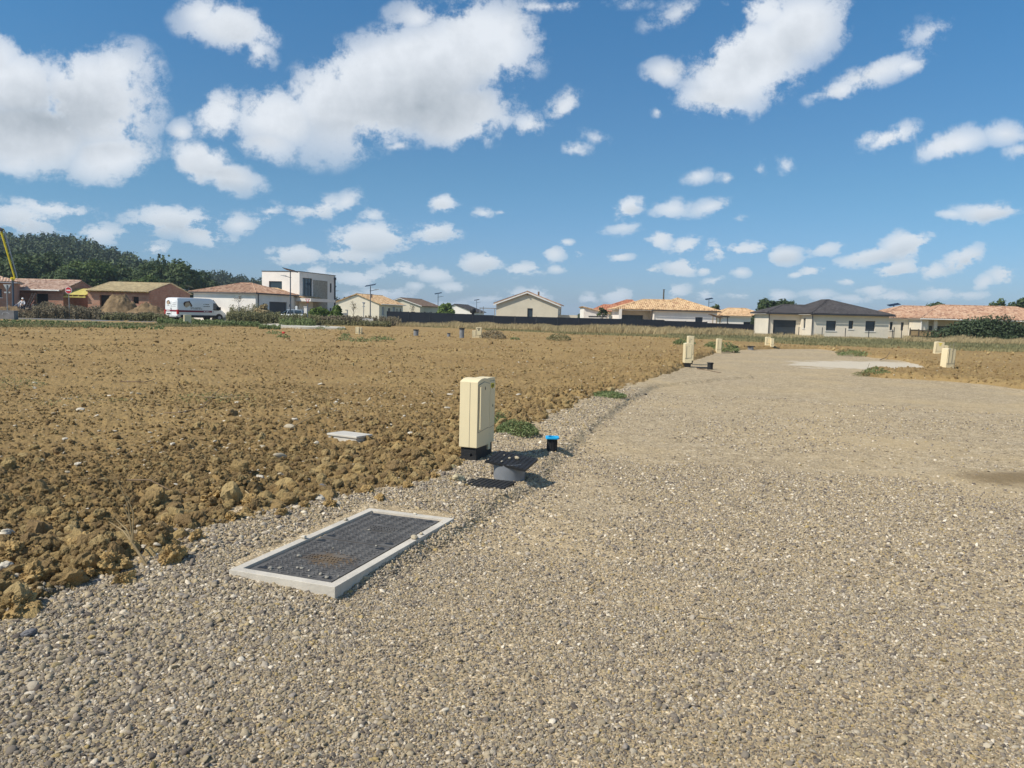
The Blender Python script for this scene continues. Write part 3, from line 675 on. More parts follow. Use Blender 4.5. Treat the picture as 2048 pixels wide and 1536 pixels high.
# --- brick shells at the left
h = thing('brick_house', 'unfinished brick house at the far left with small dark window and pink tiled roof', 'house', (-56.8-10.2*math.cos(R(29)),88-10.2*math.sin(R(29)),0), R(29))
mb = MB(); wall_with(h, mb, (0,0),(10.2,0), 0,3.95,[(8.0,8.95,2.2,3.15,'win')]); wall_mb(mb,(10.2,0.3),(10.2,8),0,3.95,[]); wall_mb(mb,(0,8),(0,0.3),0,3.95,[])
mb.build('wall', M_brick, h)
hip(h,0,10.2,0,8,4.0,5.25,(4,4),(6.2,4),tm=T_pink,oh=0.45); gutter(h,[(-0.3,-0.5,3.86),(10.5,-0.5,3.86)],M_gutter)
h = thing('brick_house', 'unfinished brick house with rough pink tiles, white gutter end and black openings', 'house', (-64.0,95,0))
W_=8.6; D_=8.2; ze=3.30; zr=4.62
mb = MB(); wall_with(h, mb, (0,0),(W_,0), 0,2.85,[(2.55,3.35,0,2.85,'void'),(5.15,6.75,0,2.82,'void')]); wall_mb(mb,(W_,0.3),(W_,D_),0,ze,[]); wall_mb(mb,(0,D_),(0,0.3),0,ze,[])
mb.prism([(0.3,ze),(D_,ze),(D_/2,zr-0.12)],'x',W_-0.3,W_); mb.build('wall', M_brick, h)
mb = MB(); mb.box(0,W_,-0.004,0.3,2.85,ze); mb.build('lintel_band', M_bband, h)
gable_x(h,0,W_,0,D_,ze+0.1,zr,None,tm=T_pink,ohg=0.05,oh=0.4); gutter(h,[(-0.3,-0.46,ze-0.06),(W_-0.2,-0.46,ze-0.06)],M_pvc,0.09)
h = thing('brick_house', 'unfinished brick house whose roof shows bare yellow battens and no tiles', 'house', (-52.6,95.4,0))
W_=7.6; D_=12; ze=3.45; zr=4.72
mb = MB(); wall_with(h, mb, (0,0),(W_,0), 0,3.0,[(1.5,3.45,0,2.85,'void'),(5.5,6.3,1.9,2.75,'void')]); wall_mb(mb,(W_,0.3),(W_,D_),0,ze,[]); wall_mb(mb,(0,D_),(0,0.3),0,ze,[])
mb.prism([(0.3,ze),(D_,ze),(D_/2,zr-0.1)],'x',W_-0.3,W_); mb.build('wall', M_brick, h)
mb = MB(); mb.box(0,W_,-0.004,0.3,3.0,ze-0.15); mb.build('lintel_band', M_bband, h)
mb = MB(); k=(zr-ze)/(D_/2)
for s_,y0_ in ((1,-0.45),(-1,D_+0.45)):
    n_ = 20
    for i in range(n_):
        t = i/(n_-1); y = y0_+(D_/2-y0_)*t; z = ze-0.45*k+(zr-ze+0.45*k)*t
        mb.box(-0.15,W_+0.15,y-0.10,y+0.10,z+0.03,z+0.07)
mb.add([(0,-0.45,ze-0.45*k),(W_,-0.45,ze-0.45*k),(W_,D_/2,zr),(0,D_/2,zr)],[(0,1,2,3)]); mb.build('roof', M_batten, h)
for i in range(20): x = 0.1+i*(W_-0.2)/19; mb = MB(); mb.box(x-0.03,x+0.03,-0.46,0.05,ze-0.22,ze-0.06); mb.build('rafter_end', M_wood, h)
mb = MB()
for i in range(5): mb.add([(-3.2+i*0.72,-0.3,2.55),(-3.1+i*0.72,-0.3,2.55),(-3.1+i*0.72,-0.3,2.75),(-3.2+i*0.72,-0.3,2.75),(-3.2+i*0.72,3.0,3.45),(-3.1+i*0.72,3.0,3.45),(-3.1+i*0.72,3.0,3.6),(-3.2+i*0.72,3.0,3.6)],[(0,1,2,3),(4,5,6,7),(0,1,5,4),(2,3,7,6),(0,3,7,4),(1,2,6,5)])
mb.add([(-3.3,-0.35,2.8),(-0.1,-0.35,2.8),(-0.1,3.0,3.65),(-3.3,3.0,3.65)],[(0,1,2,3)]); mb.box(-3.3,-0.1,-0.35,-0.28,2.45,2.62); mb.build('lean_to_rafters', mat('yellow timber',(0.52,0.43,0.12),0.8,0.1,2), h)
# --- white modern house
def hp(px,Y): return (X_at(px,Y),Y)
B_ = R(-15)
x,y = hp(512,92); h = thing('modern_house', 'white modern house with hipped tile roof, flat-topped upper block and dark garage door', 'house', (x-8.6*math.cos(B_),y-8.6*math.sin(B_),0), B_)
W_=8.6; ze=3.50
mb = MB(); wall_with(h,mb,(0,0),(W_,0),0,ze,[]); wall_with(h,mb,(W_,0.3),(W_,9.0),0,ze,[(2.6,6.6,0,2.55,'garage')]); wall_mb(mb,(W_,9),(0,9),0,ze,[]); wall_mb(mb,(0,9),(0,0.3),0,ze,[])
wall_with(h,mb,(W_-0.5,9),(W_-0.5,15),0,2.75,[(1.2,1.9,0.3,2.3,'win'),(4.0,5.2,0.1,2.2,'door')])
mb.build('wall', M_white, h)
hip(h,-0.2,W_,0,9,ze,4.75,(3.4,4.5),(5.2,4.5),tm=T_mix,oh=0.3)
gutter(h,[(-0.5,-0.34,ze-0.05),(W_+0.34,-0.34,ze-0.05),(W_+0.34,9.3,ze-0.05)],M_frame,0.06,down=[(W_+0.08,0.5,ze-0.1)])
mb = MB(); tiles(mb,(W_+0.35,8.6,3.25),(W_+0.35,15.0,3.25),(W_-3.5,8.6,4.4),(W_-3.5,15.0,4.4)); mb.build('porch_roof', T_tan, h)
mb = MB(); mb.box(W_-0.5,W_+2.2,8.95,15.6,2.75,3.15); mb.build('canopy', M_white, h)
for q in (1.55,7.4,10.4):
    mb = MB(); mb.box(W_+0.001 if q<9 else W_-0.499,W_+0.06 if q<9 else W_-0.44,q,q+0.15,2.0,2.3); mb.build('wall_lamp', M_frame, h)
x,y = hp(599,102); off = Matrix.Rotation(-B_,3,'Z') @ Vector((x-h.location.x,y-h.location.y,0)); bx,by = off.x,off.y
mb = MB(); w2=5.6; d2=9.8; zt=Z_at(599,544.5,102)
wall_with(h,mb,(bx-w2,by),(bx,by),0,zt,[(1.05,3.0,4.25,5.35,'nosill')]); wall_with(h,mb,(bx,by+0.3),(bx,by+d2),0,zt,[(0.5,3.0,2.9,5.9,'nosill',2),(7.9,8.45,4.2,5.5,'nosill'),(7.9,8.45,0.9,2.0,'nosill')])
wall_mb(mb,(bx,by+d2),(bx-w2,by+d2),0,zt,[]); wall_mb(mb,(bx-w2,by+d2),(bx-w2,by+0.3),0,zt,[]); mb.box(bx-w2+0.3,bx-0.3,by+0.3,by+d2-0.3,zt-0.4,zt-0.15); mb.build('upper_wall', M_white, h)
mb = MB(); mb.box(bx-w2-0.06,bx+0.06,by-0.06,by+0.36,zt,zt+0.07); mb.box(bx-0.3,bx+0.06,by+0.36,by+d2+0.06,zt,zt+0.07); mb.box(bx-w2-0.06,bx-w2+0.3,by+0.36,by+d2+0.06,zt,zt+0.07); mb.build('coping', M_frame, h)
mb = MB(); mb.box(bx+0.003,bx+0.05,by+3.5,by+7.4,0,5.75); mb.build('stone_cladding', M_clad, h)
mb = MB(); mb.box(bx+0.003,bx+0.14,by+d2-0.35,by+d2-0.15,0,zt-0.25); mb.box(bx+0.003,bx+0.2,by+d2-0.42,by+d2-0.08,zt-0.6,zt-0.25); mb.build('downpipe', M_frame, h)
# --- cream house with gable
B_ = R(-12.5)
Y0=128; x,y = hp(757,Y0); W_=8.0; zoff=0.0
h = thing('cream_house', 'cream gabled house with orange tile roof behind the low garden wall', 'house', (x-W_*math.cos(B_),y-W_*math.sin(B_),0), B_)
ze=Z_at(757,607,Y0)-0.05; zr=Z_at(711,588,Y0)
mb = MB(); wall_with(h,mb,(0,0),(W_,0),0,ze,[]); mb.prism([(0,ze),(W_,ze),(W_/2,zr-0.15)],'y',0,0.3)
wall_with(h,mb,(W_,0.3),(W_,11),0,ze,[(0.9,2.0,1.1,2.5,'shutter'),(3.6,4.7,0.1,2.3,'door'),(5.8,7.0,0.9,2.6,'shutter'),(7.6,8.1,1.2,2.3,'win'),(9.2,9.9,1.2,2.3,'win')]); wall_mb(mb,(0,11),(0,0.3),0,ze,[]); mb.build('wall', M_pale_r, h)
gable_y(h,0,W_,0,11,ze+0.05,zr,None,tm=T_tan,oh=0.45); gutter(h,[(W_+0.5,-0.2,ze-0.10),(W_+0.5,11.2,ze-0.10)],M_pvc)
mb = MB(); mb.tube((W_/2+1.6,2.5,zr-0.7),(W_/2+1.6,2.5,zr+0.1),0.12); mb.build('vent_pipe', T_brown, h)
# --- pale house with brown roof
Y0=148; x,y = hp(838,Y0); W_=7.9
h = thing('cream_house', 'cream gabled house with dark brown roof behind the left end of the black fence', 'house', (x-W_*math.cos(B_),y-W_*math.sin(B_),0), B_)
ze=Z_at(838,611,Y0)-0.05; zr=Z_at(797,596,Y0)
mb = MB(); wall_with(h,mb,(0,0),(W_,0),0,ze,[(4.0,4.9,0.9,1.75,'win'),(6.1,6.9,0.9,1.85,'win')]); mb.prism([(0,ze),(W_,ze),(W_/2,zr-0.15)],'y',0,0.3)
wall_with(h,mb,(W_,0.3),(W_,12),0,ze,[(2,3.2,0.9,1.9,'win'),(6,7.0,0.9,1.9,'win')]); mb.build('wall', M_cream, h)
gable_y(h,0,W_,0,12,ze+0.05,zr,None,tm=T_brown,oh=0.4); gutter(h,[(-0.45,-0.3,ze-0.12),(W_/2,-0.3,zr-0.1),(W_+0.45,-0.3,ze-0.12)],M_pvc,0.06)
# --- white house with black roof
Y0=178; x,y = hp(941,Y0); W_=8.2
h = thing('white_house', 'small white gabled house with black roof seen over the black fence', 'house', (x-W_*math.cos(B_),y-W_*math.sin(B_),0), B_)
ze=Z_at(940,623,Y0); zr=Z_at(906,608.5,Y0)
mb = MB(); wall_with(h,mb,(0,0),(W_,0),0,ze,[]); mb.prism([(0,ze),(W_,ze),(W_/2,zr-0.15)],'y',0,0.3); wall_with(h,mb,(W_,0.3),(W_,11),0,ze,[]); mb.build('wall', M_white, h)
gable_y(h,0,W_,0,11,ze+0.05,zr,None,tm=T_dark,oh=0.5)
# --- beige house in the middle
Y0=105; x,y = hp(989,Y0); W_=(1112-989)/F*Y0; Bz=R(-6)
h = thing('beige_house', 'beige gabled house with one narrow dark window above the black fence', 'house', (x,y,0), Bz)
ze=Z_at(989,605,Y0)-0.05; zr=Z_at(1051,584,Y0)
mb = MB(); wall_with(h,mb,(0,0),(W_,0),0,ze,[(4.25,4.98,1.15,2.62,'nosill')]); mb.prism([(0,ze),(W_,ze),(W_/2,zr-0.15)],'y',0,0.3)
wall_with(h,mb,(W_,0.3),(W_,10),0,ze,[(6.0,7.6,1.0,2.6,'shutter')]); wall_mb(mb,(0,10),(0,0.3),0,ze,[]); mb.build('wall', M_cream, h)
gable_y(h,0,W_,0,10,ze+0.05,zr,None,tm=T_mix,oh=0.35,ohg=0.3)
mb = MB(); k=(zr-ze)/(W_/2); 
for s0,s1 in (((-0.4,ze-0.4*k),(W_/2,zr)),((W_/2,zr),(W_+0.4,ze-0.4*k))):
    mb.add([(s0[0],-0.32,s0[1]-0.22),(s1[0],-0.32,s1[1]-0.22),(s1[0],-0.32,s1[1]-0.05),(s0[0],-0.32,s0[1]-0.05),(s0[0],-0.27,s0[1]-0.22),(s1[0],-0.27,s1[1]-0.22),(s1[0],-0.27,s1[1]-0.05),(s0[0],-0.27,s0[1]-0.05)],[(0,1,2,3),(4,5,6,7),(0,1,5,4),(2,3,7,6),(0,3,7,4),(1,2,6,5)])
mb.build('barge_board', M_pvc, h)
mb = MB(); mb.tube((W_/2+1.3,3,zr-0.5),(W_/2+1.3,3,zr+0.12),0.12); mb.build('vent_pipe', T_brown, h)
mb = MB(); mb.tube((W_/2,-0.30,zr-0.42),(W_/2,-0.30,zr-0.25),0.1,n=8); mb.build('gable_ornament', T_brown, h)
mb = MB(); mb.box(W_+0.02,W_+2.6,1.5,5.5,0,Z_at(1130,630,107)); mb.build('low_annexe', M_cream, h)
# --- white single-pitch building + red hipped roof
Y0=118; x,y = hp(1163,Y0)
h = thing('white_house', 'white building with one sloping tiled roof and wide white garage door', 'house', (x,y,0), 0)
w_=(1213-1163)/F*Y0; zl=Z_at(1163,615,Y0); zrr=Z_at(1213,628,Y0)
mb = MB(); mb.prism([(0,0),(w_,0),(w_,zrr),(0,zl)],'y',0,7); mb.build('wall', M_white, h)
mb = MB(); tiles(mb,(w_+0.2,-0.3,zrr+0.05),(w_+0.2,7.2,zrr+0.05),(-0.2,-0.3,zl+0.1),(-0.2,7.2,zl+0.1)); mb.build('roof', T_tan, h)
mb = MB(); mb.box(0.85,3.4,-0.05,-0.003,0,Z_at(1190,634,Y0)); mb.build('garage_door', M_pvc, h)
mb = MB(); mb.box(0.72,3.5,-0.09,-0.05,Z_at(1190,634,Y0),Z_at(1190,632,Y0)); mb.build('lintel', M_frame, h)
Y0=132; x0_=X_at(1192,Y0); x1_=X_at(1285,Y0)
h = thing('red_roof_house', 'house with brick-red hipped roof partly hidden by the tan roof', 'house', (x0_,Y0,0), 0)
W_=x1_-x0_; ze=Z_at(1200,622,Y0); 
mb = MB(); wall_with(h,mb,(0.3,0.3),(W_,0.3),0,ze,[(0.6,1.4,1,2,'win')]); wall_mb(mb,(W_,0.6),(W_,7),0,ze,[]); wall_mb(mb,(0.3,7),(0.3,0.6),0,ze,[]); mb.build('wall', M_white, h)
hip(h,0,W_,0,8,ze,Z_at(1262,601,Y0+4),(5.2,4.0),(6.3,4.0),tm=T_red)
mb = MB(); tiles(mb,(-1.9,-1,ze-0.1),(3.6,-1,ze-0.1),(1.0,2.0,ze+1.15),(2.2,2.0,ze+1.15)); mb.build('wing_roof', T_red, h)
# --- tan hipped house
Y0=110; x0_=X_at(1302,Y0); x1_=X_at(1427,Y0); W_=x1_-x0_
h = thing('tan_roof_house', 'wide white house with large tan hipped roofs and recessed terrace', 'house', (x0_,Y0,0), 0)
ze=Z_at(1365,621,Y0)
mb = MB(); wall_with(h,mb,(0,0),(W_,0),0,ze,[(5.9,6.95,0,2.0,'door')]); wall_mb(mb,(W_,0.3),(W_,9),0,ze,[]); wall_mb(mb,(W_,9),(0,9),0,ze,[])
xl = X_at(1231,Y0)-x0_; mb.box(xl+0.2,xl+0.6,1.0,9,0,ze); wall_with(h,mb,(xl+0.6,4.0),(0,4.0),0,ze,[(0.5,3.6,0,2.1,'nosill',2)]); wall_mb(mb,(0,4.0),(0,0.3),0,ze,[]); mb.box(xl+0.2,xl+0.6,0.6,1.0,0,ze)
mb.build('wall', M_white, h)
hip(h,0,W_,0,9,ze,Z_at(1357,597,Y0+4.5),(W_/2-0.3,4.5),(W_/2-0.3,4.6),tm=T_tan)
hip(h,xl,W_-2,1.0,9.5,ze-0.02,Z_at(1290,600,Y0+5),(xl+4.3,5.2),(W_-5.5,5.2),tm=T_tan,name='terrace_roof')
gutter(h,[(-0.45,-0.47,ze-0.1),(W_+0.45,-0.47,ze-0.1)],M_frame,0.06,down=[(-0.35,-0.30,ze-0.12)])
mb = MB(); mb.box(W_-3.0,W_+0.2,-2.0,-1.8,0,0.95); mb.box(1.8,4.7,-2.0,-1.8,0,1.5); mb.build('terrace_wall', M_white, h)
Y0=121; x0_=X_at(1432,Y0); W_=6.6
h = thing('tan_roof_house', 'smaller white house with tan hipped roof between the tan and charcoal roofs', 'house', (x0_,Y0,0), 0)
ze=Z_at(1460,632,Y0); mb = MB(); wall_with(h,mb,(0.4,0),(W_,0),0,ze,[(3.4,4.6,0.4,1.5,'win')]); wall_mb(mb,(0.4,7),(0.4,0.3),0,ze,[]); mb.build('wall', M_white, h)
hip(h,0,W_+1,0,7,ze,Z_at(1455,617,Y0+3.5),(2.2,3.5),(W_-1.5,3.5),tm=T_tan)
# --- charcoal roof house
Y0=85; x0_=X_at(1617,Y0); x1_=X_at(1768,Y0); W_=x1_-x0_
h = thing('charcoal_roof_house', 'cream house with charcoal hipped roofs, dark garage door and three windows', 'house', (x0_,Y0,-0.15), 0)
ze=Z_at(1690,629,Y0)+0.15; z_w=ze-0.1
def wx(px): return X_at(px,Y0)-x0_
def wz(px,py): return Z_at(px,py,Y0)+0.15
mb = MB()
wall_with(h,mb,(0,0),(W_,0),0,z_w,[(wx(1644),wx(1663.5),wz(1650,661),wz(1650,641.5),'win'),(wx(1688.5),wx(1697.5),wz(1690,657.5),wz(1690,641.5),'win'),(wx(1722),wx(1741),wz(1730,662),wz(1730,642),'win')])
wall_mb(mb,(W_,0.3),(W_,9.4),0,z_w,[]); wall_mb(mb,(W_,9.4),(0,9.4),0,z_w,[])
gy=3.7; wall_with(h,mb,(0,gy),(0,0.3),0,z_w,[(0.9,1.6,1.1,2.25,'win')])
gx=X_at(1529.5,Y0+gy)-x0_
def gxp(px): return X_at(px,Y0+gy)-x0_-gx
wall_with(h,mb,(gx,gy),(0,gy),0,z_w,[(gxp(1539),gxp(1584.5),0,2.0,'garage')]); wall_mb(mb,(gx,gy+5.0),(gx,gy+0.3),0,z_w,[]); wall_mb(mb,(0,gy+5.2),(gx,gy+5.2),0,z_w,[])
mb.build('wall', M_pale_r, h)
hip(h,0,W_,0,9.4,ze,Z_at(1674,601.5,Y0+4.3)+0.15,(wx(1674.5)*1.045+0.1,4.4),(wx(1674.5)*1.045-0.1,6.2),tm=T_dark,oh=0.42)
hip(h,gx,3.0,gy,gy+5.2,ze-0.01,Z_at(1590,611.5,Y0+gy+2.6)+0.15,(gx+2.4,gy+2.6),(2.0,gy+2.6),tm=T_dark,oh=0.42,name='garage_roof')
gutter(h,[(-0.45,-0.5,ze-0.08),(W_+0.48,-0.5,ze-0.08)],M_frame,0.06,down=[(-0.07,-0.08,ze-0.15)]); gutter(h,[(gx-0.48,gy-0.5,ze-0.08),(-0.45,gy-0.5,ze-0.08)],M_frame,0.06,down=[(gx+0.02,gy-0.08,ze-0.15)])
mb = MB(); mb.tube((6.2,1.4,ze+0.2),(6.2,1.4,ze+0.62),0.12); mb.build('vent_pipe', M_gutter, h)
# --- long house at the right
Y0=92; x0_=X_at(1833,Y0); W_=18
h = thing('mottled_roof_house', 'long house with mottled red tile roof behind the hedge at the right edge', 'house', (x0_,Y0,-0.25), 0)
ze=Z_at(1940,639,Y0)+0.25; zb=ze-0.1
mb = MB(); wall_with(h,mb,(0.9,2.6),(W_,2.6),0,zb,[(1.4,4.0,0.2,1.85,'nosill',1),(7,9,0.9,2.0,'nosill')]); mb.box(1.6,2.0,0.2,0.6,0,zb); mb.box(0,0.9,0.15,2.9,0,zb)
wall_with(h,mb,(-4.0,3.0),(0,3.0),0,zb,[(0.3,0.75,1.0,2.2,'nosill'),(1.7,2.05,1.2,2.2,'win'),(3.05,3.4,1.2,2.2,'nosill')]); wall_mb(mb,(W_,2.9),(W_,9),0,zb,[]); mb.build('wall', M_pale_r, h)
hip(h,0,W_,0,9,ze,Z_at(1940,613,Y0+4.5)+0.25,(4.4,4.5),(W_-4,4.5),tm=T_mix,oh=0.35)
hip(h,-4.0,6,3.0,9.5,ze-0.02,Z_at(1850,614,Y0+6)+0.25,(0.6,6.2),(4.0,6.2),tm=T_mix,oh=0.35,name='wing_roof')
gutter(h,[(-0.4,-0.42,ze-0.1),(W_+0.4,-0.42,ze-0.1)],M_pvc,0.07,down=[(-0.05,-0.02,ze-0.15)])
Y0=118; x0_=X_at(1772,Y0)
h = thing('tan_roof_house', 'house far behind of which only a pale tan roof corner shows', 'house', (x0_,Y0,0), 0)
ze=Z_at(1790,634,Y0); mb = MB(); wall_with(h,mb,(0,0),(9,0),0,ze,[(2,3,1,2,'win')]); mb.build('wall', M_white, h); hip(h,0,9,0,7,ze,Z_at(1820,616.5,Y0+3.5),(2.6,3.5),(6,3.5),tm=T_tan)
# ---------------------------------------------------------------- vegetation
def leaf_mat(name, c1, c2, isl=0.6, trans=0.0, sc=0.6):
    m = bpy.data.materials.new(name); m.use_nodes = True; t = NT(m.node_tree); b = t.n['Principled BSDF']
    b.inputs['Roughness'].default_value = 0.7; b.inputs['Specular IOR Level'].default_value = 0.25
    tc = t.new('ShaderNodeTexCoord').outputs['Object']; g = t.new('ShaderNodeNewGeometry').outputs['Random Per Island']
    f = t.math('ADD', t.math('MULTIPLY', g, isl), t.math('MULTIPLY', t.smooth(t.noise(tc, sc, 3),0.3,0.7), 1-isl))
    t.put(b.inputs['Base Color'], t.mix(f, c1+(1,), c2+(1,)))
    if trans:
        tr = t.new('ShaderNodeBsdfTranslucent'); t.put(tr.inputs[0], t.mix(f, tuple(x*1.3 for x in c1)+(1,), tuple(x*1.3 for x in c2)+(1,)))
        mx = t.new('ShaderNodeMixShader'); mx.inputs[0].default_value = trans; out = t.n['Material Output']
        t.l.new(b.outputs[0], mx.inputs[1]); t.l.new(tr.outputs[0], mx.inputs[2]); t.l.new(mx.outputs[0], out.inputs[0])
    return m
L_wood = leaf_mat('woodland leaves', (0.040,0.060,0.028), (0.100,0.130,0.052), 0.25, 0.0, 0.02)
L_tree = leaf_mat('tree leaves', (0.035,0.058,0.022), (0.095,0.130,0.045), 0.55, 0.15, 0.25)
L_tree2 = leaf_mat('lighter tree leaves', (0.040,0.070,0.018), (0.115,0.160,0.040), 0.55, 0.15, 0.25)
L_bush = leaf_mat('bright shrub leaves', (0.07,0.11,0.025), (0.20,0.27,0.07), 0.6, 0.2, 1.0)
L_hedge = leaf_mat('hedge leaves', (0.030,0.048,0.022), (0.085,0.115,0.055), 0.6, 0.1, 0.8)
L_weed = leaf_mat('weed leaves', (0.085,0.12,0.040), (0.24,0.28,0.12), 0.6, 0.15, 1.0)
L_dryw = leaf_mat('dry weeds', (0.12,0.098,0.065), (0.29,0.24,0.15), 0.55, 0.1, 0.5)
L_olive = leaf_mat('olive weeds', (0.11,0.11,0.05), (0.26,0.24,0.12), 0.55, 0.1, 0.5)
L_straw = leaf_mat('dry grass', (0.28,0.215,0.11), (0.54,0.43,0.24), 0.55, 0.2, 0.3)
L_grass = leaf_mat('short grass', (0.15,0.14,0.062), (0.31,0.27,0.135), 0.5, 0.15, 0.25)
M_bark = mat('bark', (0.10,0.08,0.06), 0.9, 0.2, 3.0)
M_stem = mat('dry stems', (0.32,0.24,0.13), 0.9, 0.2, 6.0)
M_twig = mat('dead twigs', (0.16,0.11,0.07), 0.9, 0.2, 6.0)
def quads(c, n, su, sv, jit=0.7):
    """leaf quads at centres c with mean normals n"""
    k = len(c); nn = n+jit*rng.standard_normal((k,3)); nn /= np.linalg.norm(nn,axis=1)[:,None]+1e-9
    a = np.cross(nn, rng.standard_normal((k,3))); a /= np.linalg.norm(a,axis=1)[:,None]+1e-9; b = np.cross(nn,a)
    su = (su*np.ones(k))[:,None]; sv = (sv*np.ones(k))[:,None]
    v = np.stack([c-a*su, c-b*sv*0.8+a*su*0.1, c+a*su, c+b*sv],1).reshape(-1,3)
    return v, np.arange(4*k).reshape(-1,4)
def crown_pts(n, rx, ry, rz, nl, seed=0, inner=0.25, flat=-0.5):
    """points on many lobes spread through an uneven ellipsoid"""
    r = np.random.default_rng(seed)
    d = r.standard_normal((nl,3)); d /= np.linalg.norm(d,axis=1)[:,None]; d[:,2] = np.maximum(d[:,2], flat+0.3*r.random(nl))
    cr = 0.45+0.35*r.random(nl); cc = d*cr[:,None]; lr = (0.22+0.20*r.random(nl))*(1.25-0.4*cr)
    li = r.integers(0,nl,n); e = r.standard_normal((n,3)); e /= np.linalg.norm(e,axis=1)[:,None]; e[:,2] = np.where(e[:,2]<-0.4, -e[:,2], e[:,2])
    rad = lr[li]*(1-inner*r.random(n)**2)*(1+0.18*r.standard_normal(n))
    p = cc[li]+e*rad[:,None]; nrm = e+0.4*p
    return p*np.array([rx,ry,rz]), nrm, cc*np.array([rx,ry,rz])
def make_tree(h, rx, rz, nleaf, leaf, mt, seed, label, cat='tree', name='tree', nl=34, ry=None, zc=None):
    t = thing(name, label, cat, (0,0,0)); ry = ry or rx; zc = zc if zc is not None else h-rz*0.95
    p,nn,cc = crown_pts(nleaf, rx, ry, rz, nl, seed); v,f = quads(p+np.array([0,0,zc]), nn, leaf*(0.6+0.8*rng.random(nleaf)), leaf*(0.45+0.5*rng.random(nleaf)))
    np_mesh('crown', v, f, mt, t)
    mb = MB(); mb.tube((0,0,-0.2),(0.05*rx,0,zc*0.7),0.045*h*0.6,0.028*h*0.6); mb.tube((0.05*rx,0,zc*0.68),(0,0,zc+rz*0.5),0.028*h*0.6,0.01*h)
    for k in range(0,min(len(cc),16),2):
        q = cc[k]; mb.tube((0.04*rx,0,zc*0.6),(q[0]*0.8,q[1]*0.8,zc+q[2]*0.8),0.014*h*0.6,0.003*h,n=6)
    mb.build('trunk', M_bark, t); return t
# --- wooded hill on the left
sky_px = [(-900,455),(-600,440),(-300,442),(0,456),(60,463),(130,468),(195,478),(225,489),(265,505),(310,519),(350,527),(400,535),(440,535),(490,543),(530,551),(600,570),(660,584),(700,592),(760,606),(820,622),(900,632)]
hx = np.array([a for a,_ in sky_px]); hy = np.array([b for _,b in sky_px])
def crest(px, D=520.0, tree=19.0):
    py = np.interp(px, hx, hy); return np.maximum((yh(px)-py)/F*D*1.0+EYE-tree, -8)
HA = np.linspace(-1020, 960, 130); HT = np.linspace(0,1,26)
def hill_xyz(px, t):
    Y = 215+ (520-215)*t; c = crest(px)
    z = c*(sstep(t,0.0,1.02)**0.9)+3.0*(fbm(px*0.02,t*6,5)-0.5)*sstep(t,0.1,0.3)*(1-sstep(t,0.85,1))
    return (px-1024)/F*Y, Y, z
P_,T_ = np.meshgrid(HA,HT); x,y,z = hill_xyz(P_,T_)
x = np.concatenate([x, x[-1:]*1.25]); y = np.concatenate([y, y[-1:]*1.25]); z = np.concatenate([z, z[-1:]*0-2])
vs = np.stack([x.ravel(),y.ravel(),z.ravel()-0.5],1); nr,na = x.shape; ii,jj = np.meshgrid(np.arange(nr-1),np.arange(na-1),indexing='ij'); b = (ii*na+jj).ravel()
M_hill = mat('wooded hillside floor', (0.040,0.055,0.024), 0.95, 0.2, 0.05)
tag(np_mesh('hill', vs, np.stack([b,b+1,b+na+1,b+na],1), M_hill, smooth=True), 'low wooded hill behind the left houses', kind='structure')
def woods():
    n = 4300; px = -1000+1900*rng.random(n); t = np.clip(rng.random(n)**0.75,0.0,1.0)
    x,y,z = hill_xyz(px,t); keep = (crest(px)>-7)&((px<372)|(t>0.72)) ; x,y,z,t = x[keep],y[keep],z[keep],t[keep]
    V=[];Fc=[];off=0; base,bn,_ = crown_pts(270,1,1,1,14,3)
    for i in range(len(x)):
        s = 3.6+2.4*rng.random(); th = 6.28*rng.random(); c,s_ = math.cos(th),math.sin(th)
        p = base@np.array([[c,s_,0],[-s_,c,0],[0,0,1]]); hh = s*(1.1+0.6*rng.random())
        q = p*np.array([s,s,hh])+np.array([x[i],y[i],z[i]+hh*0.62+1.0])
        v,f = quads(q, bn, 0.62, 0.46); V.append(v); Fc.append(f+off); off += len(v)
    tag(np_mesh('wood', np.concatenate(V), np.concatenate(Fc), L_wood), 'dense dark green wood covering the hill', kind='stuff')
woods()
# --- nearer trees at the foot of the hill
GT = 'trees at the foot of the wooded hill'
tv = [make_tree(15,6.2,6.5,6500,0.42,L_tree,11,'dark green leafy tree standing behind the brick shells'),
      make_tree(15,6.6,6.2,6500,0.42,L_tree2,12,'lighter green leafy tree standing behind the brick shells'),
      make_tree(14,5.6,6.6,6500,0.40,L_tree,13,'dark green leafy tree standing behind the brick shells')]
tl = [(-60,500,186,0),(10,494,190,2),(45,512,176,0),(90,505,188,2),(128,520,170,0),(160,508,178,1),(196,506,180,1),(232,512,184,0),(262,523,190,1),(290,528,178,2),(318,524,182,0),(345,520,190,2),(372,524,184,0),(396,540,192,2),(300,545,168,1),(-130,490,190,1),(420,562,205,0),(455,566,225,2)]
for i,(px,py,Y,k) in enumerate(tl):
    py += 14 if 100<px<300 else 4; H_ = Z_at(px,py,Y); x,y = X_at(px,Y),Y; base_h = (15,15,14)[k]; s = H_/base_h
    lb = tv[k]['label']
    if i == 2: lb = 'dark tree rising just right of the yellow pump boom'
    if px == 396: lb = 'dark tree whose right side stands free against the sky before the hill gap'
    if px == 196: lb = 'broad light green tree above the battened roof, fullest of the row'
    o = copy_tree(tv[k], (x,y,-0.3), 6.28*random.random(), (s*1.15,s*1.15,s), label=lb, group=GT)
for t in tv:
    for c in kids(t): bpy.data.objects.remove(c)
    bpy.data.objects.remove(t)
